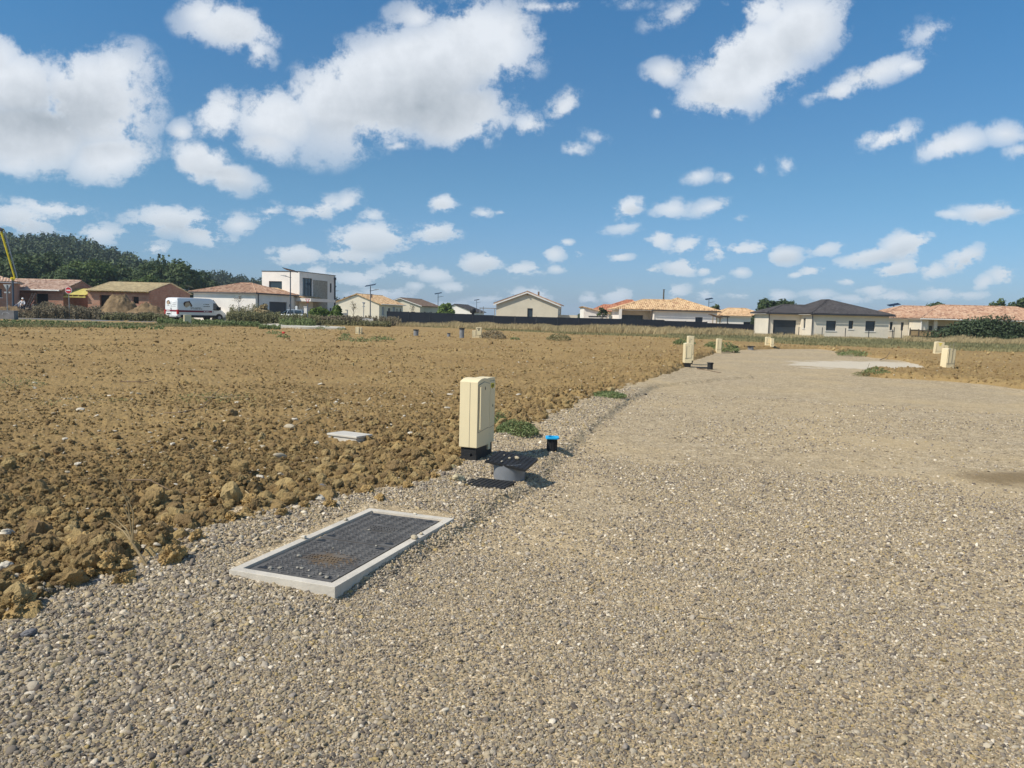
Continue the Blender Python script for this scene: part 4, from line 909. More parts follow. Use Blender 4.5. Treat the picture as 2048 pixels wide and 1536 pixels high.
def put_tree(px_l, px_r, py_top, Y, mt, seed, label, name='tree', cat='tree', nleaf=4000, leaf=0.28, zb=None, depth=1.0, nl=26, group=None):
    rx = (px_r-px_l)/2/F*Y; top = Z_at((px_l+px_r)/2,py_top,Y); rz = top*0.5 if zb is None else (top-zb)/2
    t = make_tree(top, rx/0.86, rz/0.88, nleaf, leaf, mt, seed, label, cat, name, nl, ry=rx*depth, zc=top-rz)
    t.location = (X_at((px_l+px_r)/2,Y), Y, 0)
    if group: t['group'] = group
    return t
put_tree(1505,1560,600,150,L_tree,21,'dark round tree between the tan roof and the charcoal garage roof',nleaf=4500,zb=0.5)
put_tree(1538,1582,603,153,L_tree,22,'smaller dark tree showing just above the charcoal garage roof',nleaf=3500,zb=0.5)
put_tree(1838,1900,608,150,L_tree,23,'dark tree showing over the left part of the mottled roof',nleaf=4500,zb=0.5)
put_tree(1962,2000,601,150,L_tree2,24,'tree with ragged top over the mottled roof',nleaf=3500,zb=0.5)
put_tree(1996,2046,603,152,L_tree,25,'tree at the right edge rising over the mottled roof',nleaf=4500,zb=0.5)
put_tree(1143,1168,629.5,200,L_tree,26,'small distant tree at the horizon right of the beige house',nleaf=1500,zb=0)
put_tree(1410,1432,611,140,L_tree,27,'small dark tree beside the solar panel over the tan roof',nleaf=1500,zb=0.5)
put_tree(1495,1509,630,118,L_hedge,28,'grey green olive shrub between fence end and charcoal house','shrub','shrub',nleaf=1500,leaf=0.15,zb=0)
put_tree(872,906,606,150,L_bush,29,'bright green young tree left of the black-roofed white house',nleaf=1600,leaf=0.3,zb=0.2,nl=14)
put_tree(1188,1210,617,111,L_tree,30,'thin small tree before the white garage building','sapling','tree',nleaf=260,leaf=0.16,zb=1.2,nl=8)
for (a,b,pt,sd,lb) in ((616,650,615,31,'bright green rounded shrub left in the row on the garden wall'),(642,668,617,32,'bright green rounded shrub in the middle of the wall row'),(660,684,614,33,'bright green rounded shrub right in the row on the garden wall')):
    put_tree(a,b,pt,93,L_bush,sd,lb,'shrub','shrub',nleaf=2600,leaf=0.17,zb=0.2,depth=0.8,nl=20,group='green shrubs along the garden wall')
# long hedge at the right
def hedge():
    t = thing('hedge','broad dark green hedge bushes at the right edge behind dry grass','hedge',(X_at(1970,81),81,0)); n=26000
    L_ = (2100-1885)/F*81; p,nn,_ = crown_pts(n, 1,1,1, 90, 41, flat=-0.1)
    r = np.random.default_rng(5); u_ = p[:,0]; 
    q = np.stack([u_*L_/1.55, p[:,1]*1.6, np.abs(p[:,2])*2.45],1); q[:,2] *= np.clip(1.15-0.55*np.exp(-((q[:,0]+L_/2+0.2)/2.2)**2),0,1.2)
    v,f = quads(q, nn, 0.10+0.07*rng.random(n), 0.06+0.05*rng.random(n)); np_mesh('foliage', v, f, L_hedge, t)
    mb = MB()
    for i in range(7): x=-L_/2+L_*(i+0.5)/7; mb.tube((x,0,0),(x+0.1,0,1.5),0.07,0.03)
    for i in range(1): mb.build('stems', M_bark, t)
    bpy.data.objects[kids(t)[-1].name]['kind']='stuff'
hedge()
# --- grass and weeds (nobody could count them)
def blades(name, x, y, h, w, mt, label, lean=0.35, kind='stuff', zf=None, wind=(0.5,0.1)):
    n = len(x); z = np.zeros(n) if zf is None else zf
    th = 6.283*rng.random(n); dx,dy = np.cos(th)*w,np.sin(th)*w
    lx = h*lean*(rng.standard_normal(n)*0.6+wind[0]*0.6); ly = h*lean*(rng.standard_normal(n)*0.6+wind[1])
    P0 = np.stack([x-dx,y-dy,z],1); P1 = np.stack([x+dx,y+dy,z],1)
    P2 = np.stack([x+dx*0.7+lx*0.4,y+dy*0.7+ly*0.4,z+h*0.6],1); P3 = np.stack([x-dx*0.7+lx*0.4,y-dy*0.7+ly*0.4,z+h*0.6],1)
    P4 = np.stack([x+lx,y+ly,z+h],1); P5 = P4+np.stack([dx*0.3,dy*0.3,-0.04*h],1)
    v = np.stack([P0,P1,P2,P3,P4,P5],1).reshape(-1,3); b = np.arange(n)*6
    f = np.concatenate([np.stack([b,b+1,b+2,b+3],1), np.stack([b+3,b+2,b+5,b+4],1)])
    o = np_mesh(name, v, f, mt); return tag(o, label, kind=kind)
def band(n, px0, px1, yb0, yb1, Ymax0, Ymax1, power=1.0):
    """random spots between a lower picture edge (ground pixel line) and a far depth"""
    px = px0+(px1-px0)*rng.random(n); f_ = (px-px0)/(px1-px0); py = yb0+(yb1-yb0)*f_
    dy = py-yh(px); Yn = EYE*F/dy; Yf = Ymax0+(Ymax1-Ymax0)*f_; Y = Yn+(Yf-Yn)*rng.random(n)**power
    return X_at(px,Y), Y
verge_px = [(-60,657),(300,655.5),(520,654.5),(625,653),(760,652),(800,653),(950,660),(1100,668),(1250,673.5),(1400,680),(1500,685),(1600,692),(1750,697.5),(1900,703),(2120,710)]
vp = [G(*q) for q in verge_px]; far_ = [Vector((75,97,0)),Vector((-75,97,0))]
M_verge = mat('verge turf', (0.20,0.17,0.085), 0.95, 0.25, 0.25, col2=(0.13,0.125,0.050))
flat_sheet('verge', vp+far_, 0.075, M_verge, 'rough turf strip between the plots and the houses', 0.25, th=0.05, sub=10)
vx = np.array([q[0] for q in verge_px]); vy = np.array([q[1] for q in verge_px])
def vband(n, px0, px1, dn, df, jitter=0.8):
    """spots from dn to df metres beyond the verge edge"""
    px = px0+(px1-px0)*rng.random(n); Yn = EYE*F/(np.interp(px,vx,vy)-yh(px)); Y = Yn+dn+(df-dn)*rng.random(n)+jitter*(fbm(px*0.05,px*0,7)-0.5)*3
    return X_at(px,Y), Y
x,y = vband(42000,-60,2110,-0.3,9); k = rng.random(len(x))<0.35+fbm(x*0.3,y*0.3,9); x,y=x[k],y[k]
blades('short_grass', x,y, 0.07+0.10*rng.random(len(x)), 0.03, L_grass, 'short green grass along the far edge of the plots', zf=np.full(len(x),0.07))
x,y = vband(26000,1330,2110,5,26); blades('pale_grass', x,y, 0.08+0.2*rng.random(len(x)), 0.03, L_olive, 'olive knee-high grass in front of the right houses', zf=np.full(len(x),0.07))
# tall straw-coloured grass before the black fence and the hedge
def straw():
    X_,Y_,H_ = [],[],[]
    for n,p0,p1,Ya,Yb,h0,h1 in ((6000,790,960,86,96,0.45,0.9),(16000,900,1110,82,97,0.5,1.0),(34000,1080,1500,74,96,0.55,1.1),(5000,1495,1640,70,82,0.35,0.7),(20000,1800,2110,66,78,0.5,0.95),(9000,1590,1830,72,80,0.2,0.45)):
        px = p0+(p1-p0)*rng.random(n); Y = Ya+(Yb-Ya)*rng.random(n); m_ = rng.random(n) < 0.15+1.3*(fbm(px*0.045,Y*0.12,17)-0.2)
        px,Y = px[m_],Y[m_]; X_.append(X_at(px,Y)); Y_.append(Y); H_.append(0.85*(h0+(h1-h0)*rng.random(len(px)))*(0.35+0.85*fbm(px*0.03,Y*0.1,19)))
    x,y,h = map(np.concatenate,(X_,Y_,H_)); blades('tall_dry_grass', x,y,h,0.022,L_straw,'tall straw-coloured grass in front of the fence and hedge',lean=0.4,zf=np.full(len(x),0.05))
straw()
def weeds(name, spots, n, leaf, mt, label, kind='stuff', stemm=None, zoff=0.0, dens=1.0):
    """spots: (px0,px1,Y0,Y1,hmin,hmax,count) clumps of upright weeds made of small leaves along stems"""
    V=[];Fc=[];off=0
    for (p0,p1,Y0,Y1,h0,h1,cnt) in spots:
        px = p0+(p1-p0)*rng.random(cnt); Y = Y0+(Y1-Y0)*rng.random(cnt); x = X_at(px,Y); h = h0+(h1-h0)*rng.random(cnt)*(0.5+fbm(px*0.03,Y*0.2,23))
        t = rng.random((cnt,n))**0.8; r_ = 0.05+0.16*h[:,None]*(1-t*0.6)
        a = 6.283*rng.random((cnt,n)); q = np.stack([x[:,None]+np.cos(a)*r_*rng.random((cnt,n)), Y[:,None]+np.sin(a)*r_*rng.random((cnt,n)), zoff+t*h[:,None]],2).reshape(-1,3)
        nn = rng.standard_normal(q.shape)*0.4+np.array([-0.4,-0.4,0.6]); v,f = quads(q, nn, leaf*(0.6+0.8*rng.random(len(q))), leaf*0.45)
        V.append(v); Fc.append(f+off); off += len(v)
    return tag(np_mesh(name, np.concatenate(V), np.concatenate(Fc), mt), label, kind=kind)
weeds('brown_weeds', [(70,205,79,84,0.7,1.7,560),(200,335,79,83,0.35,0.95,420),(-60,80,79,83,0.4,0.8,260),(10,80,84,87,0.6,1.1,160),(700,800,88,95,0.5,1.1,350),(620,720,84,88,0.6,1.1,350)], 34, 0.10, L_dryw, 'tall brown weeds in front of the brick shells')
weeds('olive_weeds', [(205,340,77.5,80,0.4,0.9,380),(455,560,80,85,0.6,1.35,650),(560,640,74,80,0.5,1.2,500),(640,780,82,88,0.3,0.7,450),(462,520,86,90,1.2,2.2,160)], 30, 0.10, L_olive, 'olive green weeds beside the van and the estate road')
weeds('green_weeds', [(-60,330,52,66,0.06,0.22,900),(318,450,70,74,0.25,0.6,330),(330,520,66,72,0.2,0.5,500),(520,560,60,66,0.15,0.35,120),(560,630,70,76,0.4,0.9,170)], 26, 0.09, L_weed, 'low green weeds on the near side of the estate road')
# --- single plants
def plant(name, px, py, r, h, n, leaf, mt, label, cat='plant', stems=6, group=None, z=None, sp=1.0):
    g = Gg(px,py); z = ground_z(g.x,g.y)-0.01 if z is None else z
    t = thing(name, label, cat, (g.x,g.y,z), group=group)
    a = 6.283*rng.random(n); rr = r*np.sqrt(rng.random(n)); zz = h*(1-(rr/r)**2*0.7)*rng.random(n)**0.6
    q = np.stack([np.cos(a)*rr*sp,np.sin(a)*rr,zz],1); v,f = quads(q, rng.standard_normal(q.shape)*0.5+np.array([0,-0.2,0.7]), leaf*(0.5+0.9*rng.random(n)), leaf*0.35); np_mesh('foliage', v, f, mt, t)
    mb = MB()
    for k in range(stems): b_ = 6.283*k/stems; mb.tube((0,0,0),(math.cos(b_)*r*0.6,math.sin(b_)*r*0.5,h*0.8),0.006*max(1,r*3),0.003,n=5)
    mb.build('stem', M_stem, t); return t
plant('weed_plant',1033,868,0.25,0.20,1900,0.022,L_weed,'green tuft of weeds just right of the near meter box',sp=1.15)
plant('weed_plant',1000,850,0.10,0.22,350,0.022,L_weed,'thin upright weeds touching the right side of the near meter box')
plant('weed_plant',1217,792,0.36,0.10,900,0.035,L_weed,'flat green weed on the field edge halfway to the far meter boxes')
plant('weed_plant',1368,689,0.7,0.40,500,0.08,L_weed,'green weed left behind the stepped pair of meter boxes')
plant('weed_plant',1449,704,0.75,0.55,700,0.07,L_weed,'green weed at the foot of the lone slim meter box')
plant('weed_plant',1425,694,0.5,0.35,350,0.07,L_weed,'small green weed left behind the lone slim meter box')
plant('weed_plant',1713,712,0.9,0.30,700,0.06,L_weed,'spreading green weed above the lime patch, beside a dark one')
plant('weed_plant',1693,708,0.6,0.30,350,0.06,L_olive,'olive weed on the bank left of the spreading green weed')
plant('weed_plant',1752,746,0.40,0.22,350,0.04,L_weed,'small green weed on the near tip of the soil tongue')
plant('weed_plant',1728,751,0.35,0.14,250,0.04,L_olive,'low olive weed on the gravel next to the soil tongue')
plant('dead_clump',985,677,0.9,0.62,900,0.07,L_dryw,'dark heap of dead brush right of the stepped far boxes',cat='brush heap')
plant('dead_clump',1118,681,0.8,0.5,600,0.07,L_olive,'ragged weed clump below the right end of the beige house',cat='weed')
GF = 'low weeds scattered on the far part of the field'
for (px,py,r,h) in ((690,681,0.8,0.35),(722,684,0.9,0.35),(755,683,0.9,0.45),(775,680,0.8,0.3),(692,672,0.5,0.3),(641,659,0.7,0.4),(683,660,0.7,0.4),(655,656,0.5,0.3),(1030,679,0.6,0.25),(548,668,0.9,0.3)):
    plant('weed_plant',px,py,r*0.6,h*0.8,120,0.07,L_weed,'low green weed on the far part of the bare field',group=GF)
for (px,py,r,h) in ((150,800,0.9,0.04),(232,803,0.6,0.05),(440,795,0.8,0.04),(30,775,0.5,0.22)):
    plant('weed_plant',px,py,r,h,420,0.018,L_weed,'thin sparse green sprouts low on the middle of the bare field' if px>100 else 'sparse green tuft at the left edge of the bare field',group='green sprouts on the middle of the field' if px>100 else None)
t = plant('poppy_plant',567,676,0.35,0.22,160,0.06,L_weed,'small green plant carrying one red poppy on the far field',cat='flower')
mb = MB(); mb.lathe([(0.0,0.21),(0.06,0.23),(0.085,0.28),(0.06,0.33),(0.0,0.29)],10); mb.build('flower', mat('poppy red',(0.75,0.06,0.05),0.6,0.05,3), t)
# dry tan bush by the garage, bare saplings
put_tree(512,541,609,84,L_straw,51,'dry tan bush in front of the modern house garage door','dry_bush','bush',nleaf=2600,leaf=0.11,zb=0.3,nl=24)
def sapling(px, pyb_top, Y, lab, leaves=0):
    H_ = Z_at(px,pyb_top,Y); t = thing('sapling', lab, 'young tree', (X_at(px,Y),Y,0)); mb = MB(); mb.tube((0,0,0),(0.05,0,H_),0.04,0.012,n=6)
    r = random.Random(px)
    for k in range(9):
        z0 = H_*(0.35+0.06*k); a = r.uniform(0,6.28); L_=0.9-0.06*k; mb.tube((0.03,0,z0),(0.03+math.cos(a)*L_*0.5,math.sin(a)*L_*0.5,z0+L_*0.8),0.016,0.006,n=5)
    mb.build('trunk', M_gutter if leaves==0 else M_bark, t)
    p,nn,_ = crown_pts(140,0.55,0.55,H_*0.28,10,int(px)); v,f = quads(p+np.array([0,0,H_*0.72]),nn,0.06,0.04); np_mesh('crown',v,f,L_dryw,t)
sapling(478,584,86,'bare thin sapling before the white garage wall'); sapling(706,602,93,'bare thin sapling before the cream gable behind the low wall',1); sapling(822,607,120,'leafless thin sapling before the brown-roofed cream house',1)
# ---------------------------------------------------------------- street furniture, fences, signs
M_fence = mat('anthracite fence panel', (0.022,0.026,0.036), 0.6, 0.08, 0.6)
M_post = mat('anthracite post', (0.030,0.034,0.042), 0.5, 0.05, 3)
M_steel = mat('galvanised steel', (0.30,0.31,0.32), 0.5, 0.08, 4, metal=0.3)
M_lampp = mat('dark lamp post', (0.07,0.09,0.12), 0.5, 0.05, 3)
M_panel = mat('solar panel', (0.012,0.018,0.035), 0.25, 0.05, 3)
M_beige = mat('ivory polyester', (0.76,0.64,0.405), 0.55, 0.02, 1.5, bump=0.0008, bscale=350, spec=0.35)
M_beige_d = mat('ivory seam', (0.30,0.26,0.19), 0.7, 0.05, 3)
M_blackp = mat('black plastic', (0.024,0.024,0.025), 0.55, 0.10, 6, bump=0.0008, bscale=200)
M_greyp = mat('grey pvc', (0.22,0.225,0.235), 0.5, 0.10, 5)
M_yel = mat('yellow label', (0.75,0.62,0.06), 0.5, 0.02, 3)
M_ink = mat('black ink', (0.02,0.02,0.02), 0.5, 0.02, 3)
M_red = mat('sign red', (0.50,0.03,0.035), 0.45, 0.04, 3)
M_signw = mat('sign white', (0.80,0.80,0.78), 0.5, 0.02, 3)
M_signb = mat('grey sign back', (0.36,0.37,0.38), 0.5, 0.08, 3)
# black panel fence: one thing, every panel and post a part of it
Y0 = 98; fx = [773+42.3*i for i in range(0,19)]; fx[-1] = 1502
tops = [(773,1.74),(812,1.72),(950,1.62),(982,1.50),(1110,1.50),(1310,1.52),(1326,1.42),(1420,1.38),(1424,1.26),(1502,1.22)]
fn = thing('panel_fence','long black panel fence standing behind the tall dry grass','fence',(X_at(1140,Y0),Y0,0))
for i in range(18):
    a,b = X_at(fx[i],Y0)-fn.location.x, X_at(fx[i+1],Y0)-fn.location.x; mid = (fx[i]+fx[i+1])/2
    zt = float(np.interp(mid,[q[0] for q in tops],[q[1] for q in tops])); mb = MB(); mb.box(a+0.05,b-0.05,-0.02,0.02,-0.1,zt)
    n_ = 12
    for k in range(n_): mb.box(a+0.05,b-0.05,-0.032,-0.022,k*zt/n_+0.02,(k+1)*zt/n_-0.02)
    mb.build('panel', M_fence, fn)
for i in range(19):
    a = X_at(fx[i],Y0)-fn.location.x; zt = float(np.interp(fx[i],[q[0] for q in tops],[q[1] for q in tops])); mb = MB(); mb.box(a-0.045,a+0.045,-0.06,0.06,-0.1,zt+0.05); mb.build('post', M_post, fn)
# cowl on a post behind the fence
t = thing('ventilation_cowl','dark round-headed cowl on a post sticking up behind the black fence','cowl',(X_at(943,101),101,0)); mb = MB(); mb.lathe([(0.0,1.75),(0.34,1.78),(0.40,1.95),(0.40,2.2),(0.32,2.38),(0,2.42)],16); mb.build('head', M_blackp, t, smooth=True)
mb = MB(); mb.tube((0,0,0),(0,0,1.8),0.16,0.18); mb.build('post', M_post, t)
# pergola frame
t = thing('pergola','thin steel pergola frame between the black fence and the beige house','pergola',(X_at(957,107),107,0)); 
for q in (957,963.5,986): mb = MB(); a=X_at(q,107)-X_at(957,107); mb.box(a-.05,a+.05,-.05,.05,0,Z_at(q,617,107)+(0.25 if q==963.5 else 0)); mb.build('post', M_steel, t)
mb = MB(); mb.box(-0.1,X_at(988,107)-X_at(957,107),-.05,3.0,Z_at(970,617,107),Z_at(970,615.8,107)); mb.build('beam', M_steel, t)
# timber lean-to behind the tan house corner
t = thing('shed_frame','small brown timber shed frame at the right corner of the tan-roofed house','shed',(X_at(1419,106),106,0))
for a,zh in ((0,2.35),(0.5,2.2),(1.0,2.0)): mb = MB(); mb.box(a-.05,a+.05,-.05,.05,0,zh-.06); mb.build('post', M_stem, t)
mb = MB(); mb.prism([(-0.3,2.42),(1.3,1.92),(1.3,2.0),(-0.3,2.5)],'y',-0.4,1.5); mb.build('roof', T_brown, t)
# posts of the veranda of the small tan house
t = thing('veranda','black metal veranda frame in front of the smaller tan-roofed house','veranda',(X_at(1432,116),116,0))
for q in (1433,1448): a=X_at(q,116)-t.location.x; mb = MB(); mb.box(a-.06,a+.06,-.06,.06,0,Z_at(q,634,116)); mb.build('post', M_post, t)
mb = MB(); mb.box(-0.4,1.5,-0.1,2.0,Z_at(1440,634,116),Z_at(1440,632.5,116)); mb.build('canopy', M_post, t)
# thin wire fence in front of the charcoal house
wf = thing('wire_fence','thin wire mesh fence on dark posts in front of the charcoal-roofed house','fence',(X_at(1590,82),82,0))
wp = [(1590.6,83.5,1.15),(1637,82,1.15),(1683,81,1.15),(1729.5,79.5,1.15),(1776.5,79,1.15)]
for px,Y,h_ in wp: mb = MB(); x=X_at(px,Y)-wf.location.x; mb.box(x-.03,x+.03,Y-82-.03,Y-82+.03,-0.1,h_); mb.build('post', M_post, wf)
mb = MB()
for (a,b) in zip(wp[:-1],wp[1:]):
    pa = Vector((X_at(a[0],a[1])-wf.location.x,a[1]-82,0)); pb = Vector((X_at(b[0],b[1])-wf.location.x,b[1]-82,0))
    for k in range(9): mb.tube(pa+Vector((0,0,0.08+k*0.13)),pb+Vector((0,0,0.08+k*0.13)),0.0035,n=4)
    for k in range(1,16): q=pa.lerp(pb,k/16); mb.tube(q+Vector((0,0,0.05)),q+Vector((0,0,1.13)),0.003,n=4)
mb.build('mesh', M_steel, wf)
wf = thing('wire_fence','short wire fence run with dark posts between the charcoal house and the reed fence','fence',(X_at(1779,86),86,0))
wp = [(1779.5,86),(1794.5,87),(1811,88)]
for px,Y in wp: mb = MB(); x=X_at(px,Y)-wf.location.x; mb.box(x-.03,x+.03,Y-86-.03,Y-86+.03,-0.1,1.35); mb.build('post', M_post, wf)
mb = MB()
for (a,b) in zip(wp[:-1],wp[1:]):
    pa = Vector((X_at(*a)-wf.location.x,a[1]-86,0)); pb = Vector((X_at(*b)-wf.location.x,b[1]-86,0))
    for k in range(9): mb.tube(pa+Vector((0,0,0.1+k*0.14)),pb+Vector((0,0,0.1+k*0.14)),0.0035,n=4)
mb.build('mesh', M_steel, wf)
M_reed = mat('reed screen', (0.36,0.25,0.13), 0.9, 0.12, 0.9)
rf = thing('reed_fence','tan reed screen fence on dark brown posts left of the hedge','fence',(X_at(1811,84),84,0)); rx_ = [1811,1828,1846.5,1864,1882,1900]
for i in range(5):
    a,b = X_at(rx_[i],84)-rf.location.x, X_at(rx_[i+1],84)-rf.location.x; zt=1.12-0.03*i; mb = MB(); mb.box(a+.05,b-.05,-.015,.015,-.1,zt); mb.build('panel', M_reed, rf)
    mb = MB(); mb.box(a+.05,b-.05,-.05,-.018,zt-.04,zt+.04); mb.box(a+.05,b-.05,-.05,-.018,0.42,0.5); mb.build('rail', M_bark, rf)
for i in range(6): a = X_at(rx_[i],84)-rf.location.x; mb = MB(); mb.box(a-.05,a+.05,-.05,.05,-.1,1.25-0.03*i); mb.build('post', M_bark, rf)
# solar street lamps
def solar_lamp(px, H_, Y, label, rz=0.0):
    t = thing('solar_street_lamp', label, 'street lamp', (X_at(px,Y),Y,0), rz, 'solar street lamps of the estate')
    mb = MB(); mb.tube((0,0,0),(0,0,H_-0.15),0.085,0.055,n=12); mb.tube((0,0,0),(0,0,0.25),0.13,n=12); mb.build('pole', M_lampp, t, smooth=True)
    mb = MB(); mb.add([(-0.75,-0.40,H_-0.28),(0.75,-0.40,H_+0.02),(0.75,0.45,H_+0.22),(-0.75,0.45,H_-0.08),(-0.75,-0.40,H_-0.23),(0.75,-0.40,H_+0.07),(0.75,0.45,H_+0.27),(-0.75,0.45,H_-0.03)],[(0,3,2,1),(4,5,6,7),(0,1,5,4),(1,2,6,5),(2,3,7,6),(3,0,4,7)]); mb.build('solar_panel', M_panel, t)
    mb = MB(); mb.tube((-0.1,0,H_-0.85),(0.95,0,H_-0.62),0.035,n=8); ar = mb.build('arm', M_lampp, t)
    mb = MB(); mb.prism([(0.55,H_-0.74),(1.15,H_-0.62),(1.2,H_-0.56),(0.6,H_-0.62)],'y',-0.14,0.14); mb.build('lamp_head', M_steel, ar)
for px,py,Y,rz,lb in ((581,541.5,88,R(165),'solar street lamp standing in front of the modern house'),(739.5,571,112,0,'tall solar street lamp at the right corner of the cream gabled house'),(873.5,587,165,0.1,'solar street lamp behind the black fence beside the green young tree'),(950,600,225,0.1,'farthest solar street lamp, over the pergola left of the beige house'),
    (1409.5,598,160,0.1,'solar street lamp showing only its top above the large tan roof'),(1775.5,609.5,105,0.05,'solar street lamp top at the right end of the charcoal roof'),(663.5,575,140,0.2,'solar street lamp just right of the modern house flat roof'),(380,573,150,R(190),'solar street lamp top above the right end of the battened roof house')):
    solar_lamp(px, Z_at(px,py,Y), Y, lb, rz)
t = thing('utility_pole','plain dark pole rising behind the large tan roof','pole',(X_at(1319.5,150),150,0)); mb = MB(); mb.tube((0,0,0),(0,0,Z_at(1319,580,150)),0.18,0.13); mb.build('shaft', M_bark, t); mb = MB(); mb.box(-0.22,0.22,-0.15,0.15,Z_at(1319,580,150),Z_at(1319,580,150)+0.06); mb.build('cap', M_bark, t)
# road signs
def tri(mb, s, z, y0, y1, r=0.0): mb.prism([(-s/2,z),(s/2,z),(0,z-s*0.866)],'y',y0,y1)
Y0=80; t = thing('no_entry_sign','round red no entry sign with white bar before the brick shells','road sign',(X_at(141.5,Y0),Y0,0)); zc=Z_at(141.5,581,Y0)
mb = MB(); mb.tube((0,0.05,-0.1),(0,0.05,zc),0.04); mb.build('post', M_steel, t)
mb = MB(); mb.tube((0,-0.01,zc),(0,0.01,zc),0.35,n=32); pl = mb.build('rim', M_signw, t)
mb = MB(); mb.tube((0,-0.02,zc),(0,-0.012,zc),0.31,n=32); dk = mb.build('red_disc', M_red, t)
mb = MB(); mb.box(-0.22,0.22,-0.028,-0.022,zc-0.055,zc+0.055); mb.build('white_bar', M_signw, dk)
Y0=76; t = thing('yield_sign','back of a triangular yield sign on a grey post at the left edge','road sign',(X_at(20,Y0),Y0,0)); zc=Z_at(20,569.2,Y0)
mb = MB(); tri(mb,0.78,zc,-0.01,0.01); mb.build('plate', M_signb, t); mb = MB(); mb.tube((0,-0.06,-0.1),(0,-0.06,zc-0.05),0.04); mb.build('post', M_steel, t)
for s_ in (-.05,.05): mb = MB(); mb.box(s_-0.02,s_+0.02,-0.04,-0.012,zc-0.36,zc-0.06); mb.build('bracket', M_steel, t)
mb = MB(); mb.box(-0.30,0.30,-0.012,0.008,zc-0.86,zc-0.72); mb.build('lower_plate', M_signb, t)
Y0=74; t = thing('yield_sign','red and white yield sign facing the camera in front of the modern house','road sign',(X_at(615,Y0),Y0,0)); zc=Z_at(615,597.8,Y0)
mb = MB(); tri(mb,0.46,zc,-0.01,0.01); pl = mb.build('red_plate', M_red, t); mb = MB(); tri(mb,0.27,zc-0.055,-0.018,-0.012); mb.build('white_field', M_signw, pl)
mb = MB(); mb.tube((0,0.05,-0.1),(0,0.05,zc-0.03),0.035); mb.build('post', M_lampp, t)
Y0=100; t = thing('yield_sign','back of a small triangular sign with collar before the cream gable','road sign',(X_at(726.5,Y0),Y0,0)); zc=Z_at(726.5,604.5,Y0)
mb = MB(); tri(mb,0.46,zc,-0.01,0.01); mb.build('plate', M_signb, t); mb = MB(); mb.tube((0,-0.05,-0.1),(0,-0.05,zc-0.05),0.05); mb.build('post', M_steel, t); mb = MB(); mb.box(-0.16,0.16,-0.09,0.02,zc-0.62,zc-0.50); mb.build('collar', M_signb, t)
# garden wall, gate pillar, boxes
Y0=89
gw = thing('garden_wall','low pale rendered wall in front of the modern and cream houses','wall',(X_at(540,Y0),Y0,0))
for a,b,z0_,z1_ in ((540,581,0.95,0.92),(619,700,0.90,0.85),(700,746,0.85,0.82)):
    xa,xb = X_at(a,Y0)-gw.location.x, X_at(b,Y0)-gw.location.x; mb = MB(); mb.box(xa,xb-0.01,-0.1,0.1,-0.1,z1_); mb.build('wall_panel', M_pale_r if a<600 else M_white, gw)
    mb = MB(); mb.box(xa-0.02,xb-0.01,-0.13,0.13,z1_,z1_+0.04); mb.build('coping', M_pvc, gw)
t = thing('gate_pillar','white square gate pillar beside the yield sign','pillar',(X_at(611.5,88),88,0)); mb = MB(); mb.box(-0.17,0.17,-0.17,0.17,-0.1,Z_at(611,614,88)); mb.build('shaft', M_white, t); mb = MB(); mb.box(-0.21,0.21,-0.21,0.21,Z_at(611,614,88),Z_at(611,612.8,88)); mb.build('cap', M_pvc, t)
t = thing('letter_box','white letter box on a post behind the light blue car','letter box',(X_at(593,95),95,0)); mb = MB(); mb.box(-0.12,0.12,-0.1,0.1,1.1,Z_at(593,612,95)); mb.build('box', M_signw, t); mb = MB(); mb.box(-0.05,0.05,-0.05,0.05,0,1.1); mb.build('post', M_post, t)
t = thing('hook_post','grey post with hooked top before the cream gable','post',(X_at(694,94),94,0)); zt=Z_at(694,619.5,94); mb = MB(); mb.box(-0.06,0.06,-0.06,0.06,0,zt); mb.build('shaft', M_steel, t); mb = MB(); mb.box(-0.25,-0.06,-0.05,0.05,zt-0.1,zt); mb.build('hook', M_steel, t)
t = thing('air_unit','small grey outdoor unit against the cream gable','air unit',(X_at(687.5,118),118,0)); mb = MB(); mb.box(-0.45,0.45,0,0.35,0.2,Z_at(687,626,118)); mb.build('casing', M_steel, t); mb = MB(); mb.tube((0.05,-0.02,0.7),(0.05,0,0.7),0.28,n=16); mb.build('fan_grille', M_blackp, t)
t = thing('concrete_block','low grey graffiti-marked concrete block at the left edge below the yield sign','concrete block',(X_at(-12,71),71,0)); w_=X_at(32,71)-X_at(-12,71)
mb = MB(); mb.box(0,w_,0,0.6,-0.1,Z_at(10,620.5,71)); mb.build('block', mat('grey concrete',(0.17,0.165,0.17),0.9,0.15,1.2), t)
mb = MB()
for i in range(14):
    a0=R(200-14*i); a1=R(200-14*(i+1)); r0=0.3; c=(w_*0.62,0.55)
    mb.add([(c[0]+r0*math.cos(a0),-0.004,c[1]+r0*.6*math.sin(a0)),(c[0]+r0*math.cos(a1),-0.004,c[1]+r0*.6*math.sin(a1)),(c[0]+(r0+.05)*math.cos(a1),-0.004,c[1]+(r0+.05)*.6*math.sin(a1)),(c[0]+(r0+.05)*math.cos(a0),-0.004,c[1]+(r0+.05)*.6*math.sin(a0))],[(0,1,2,3)])
mb.build('scrawl', M_signb, t)
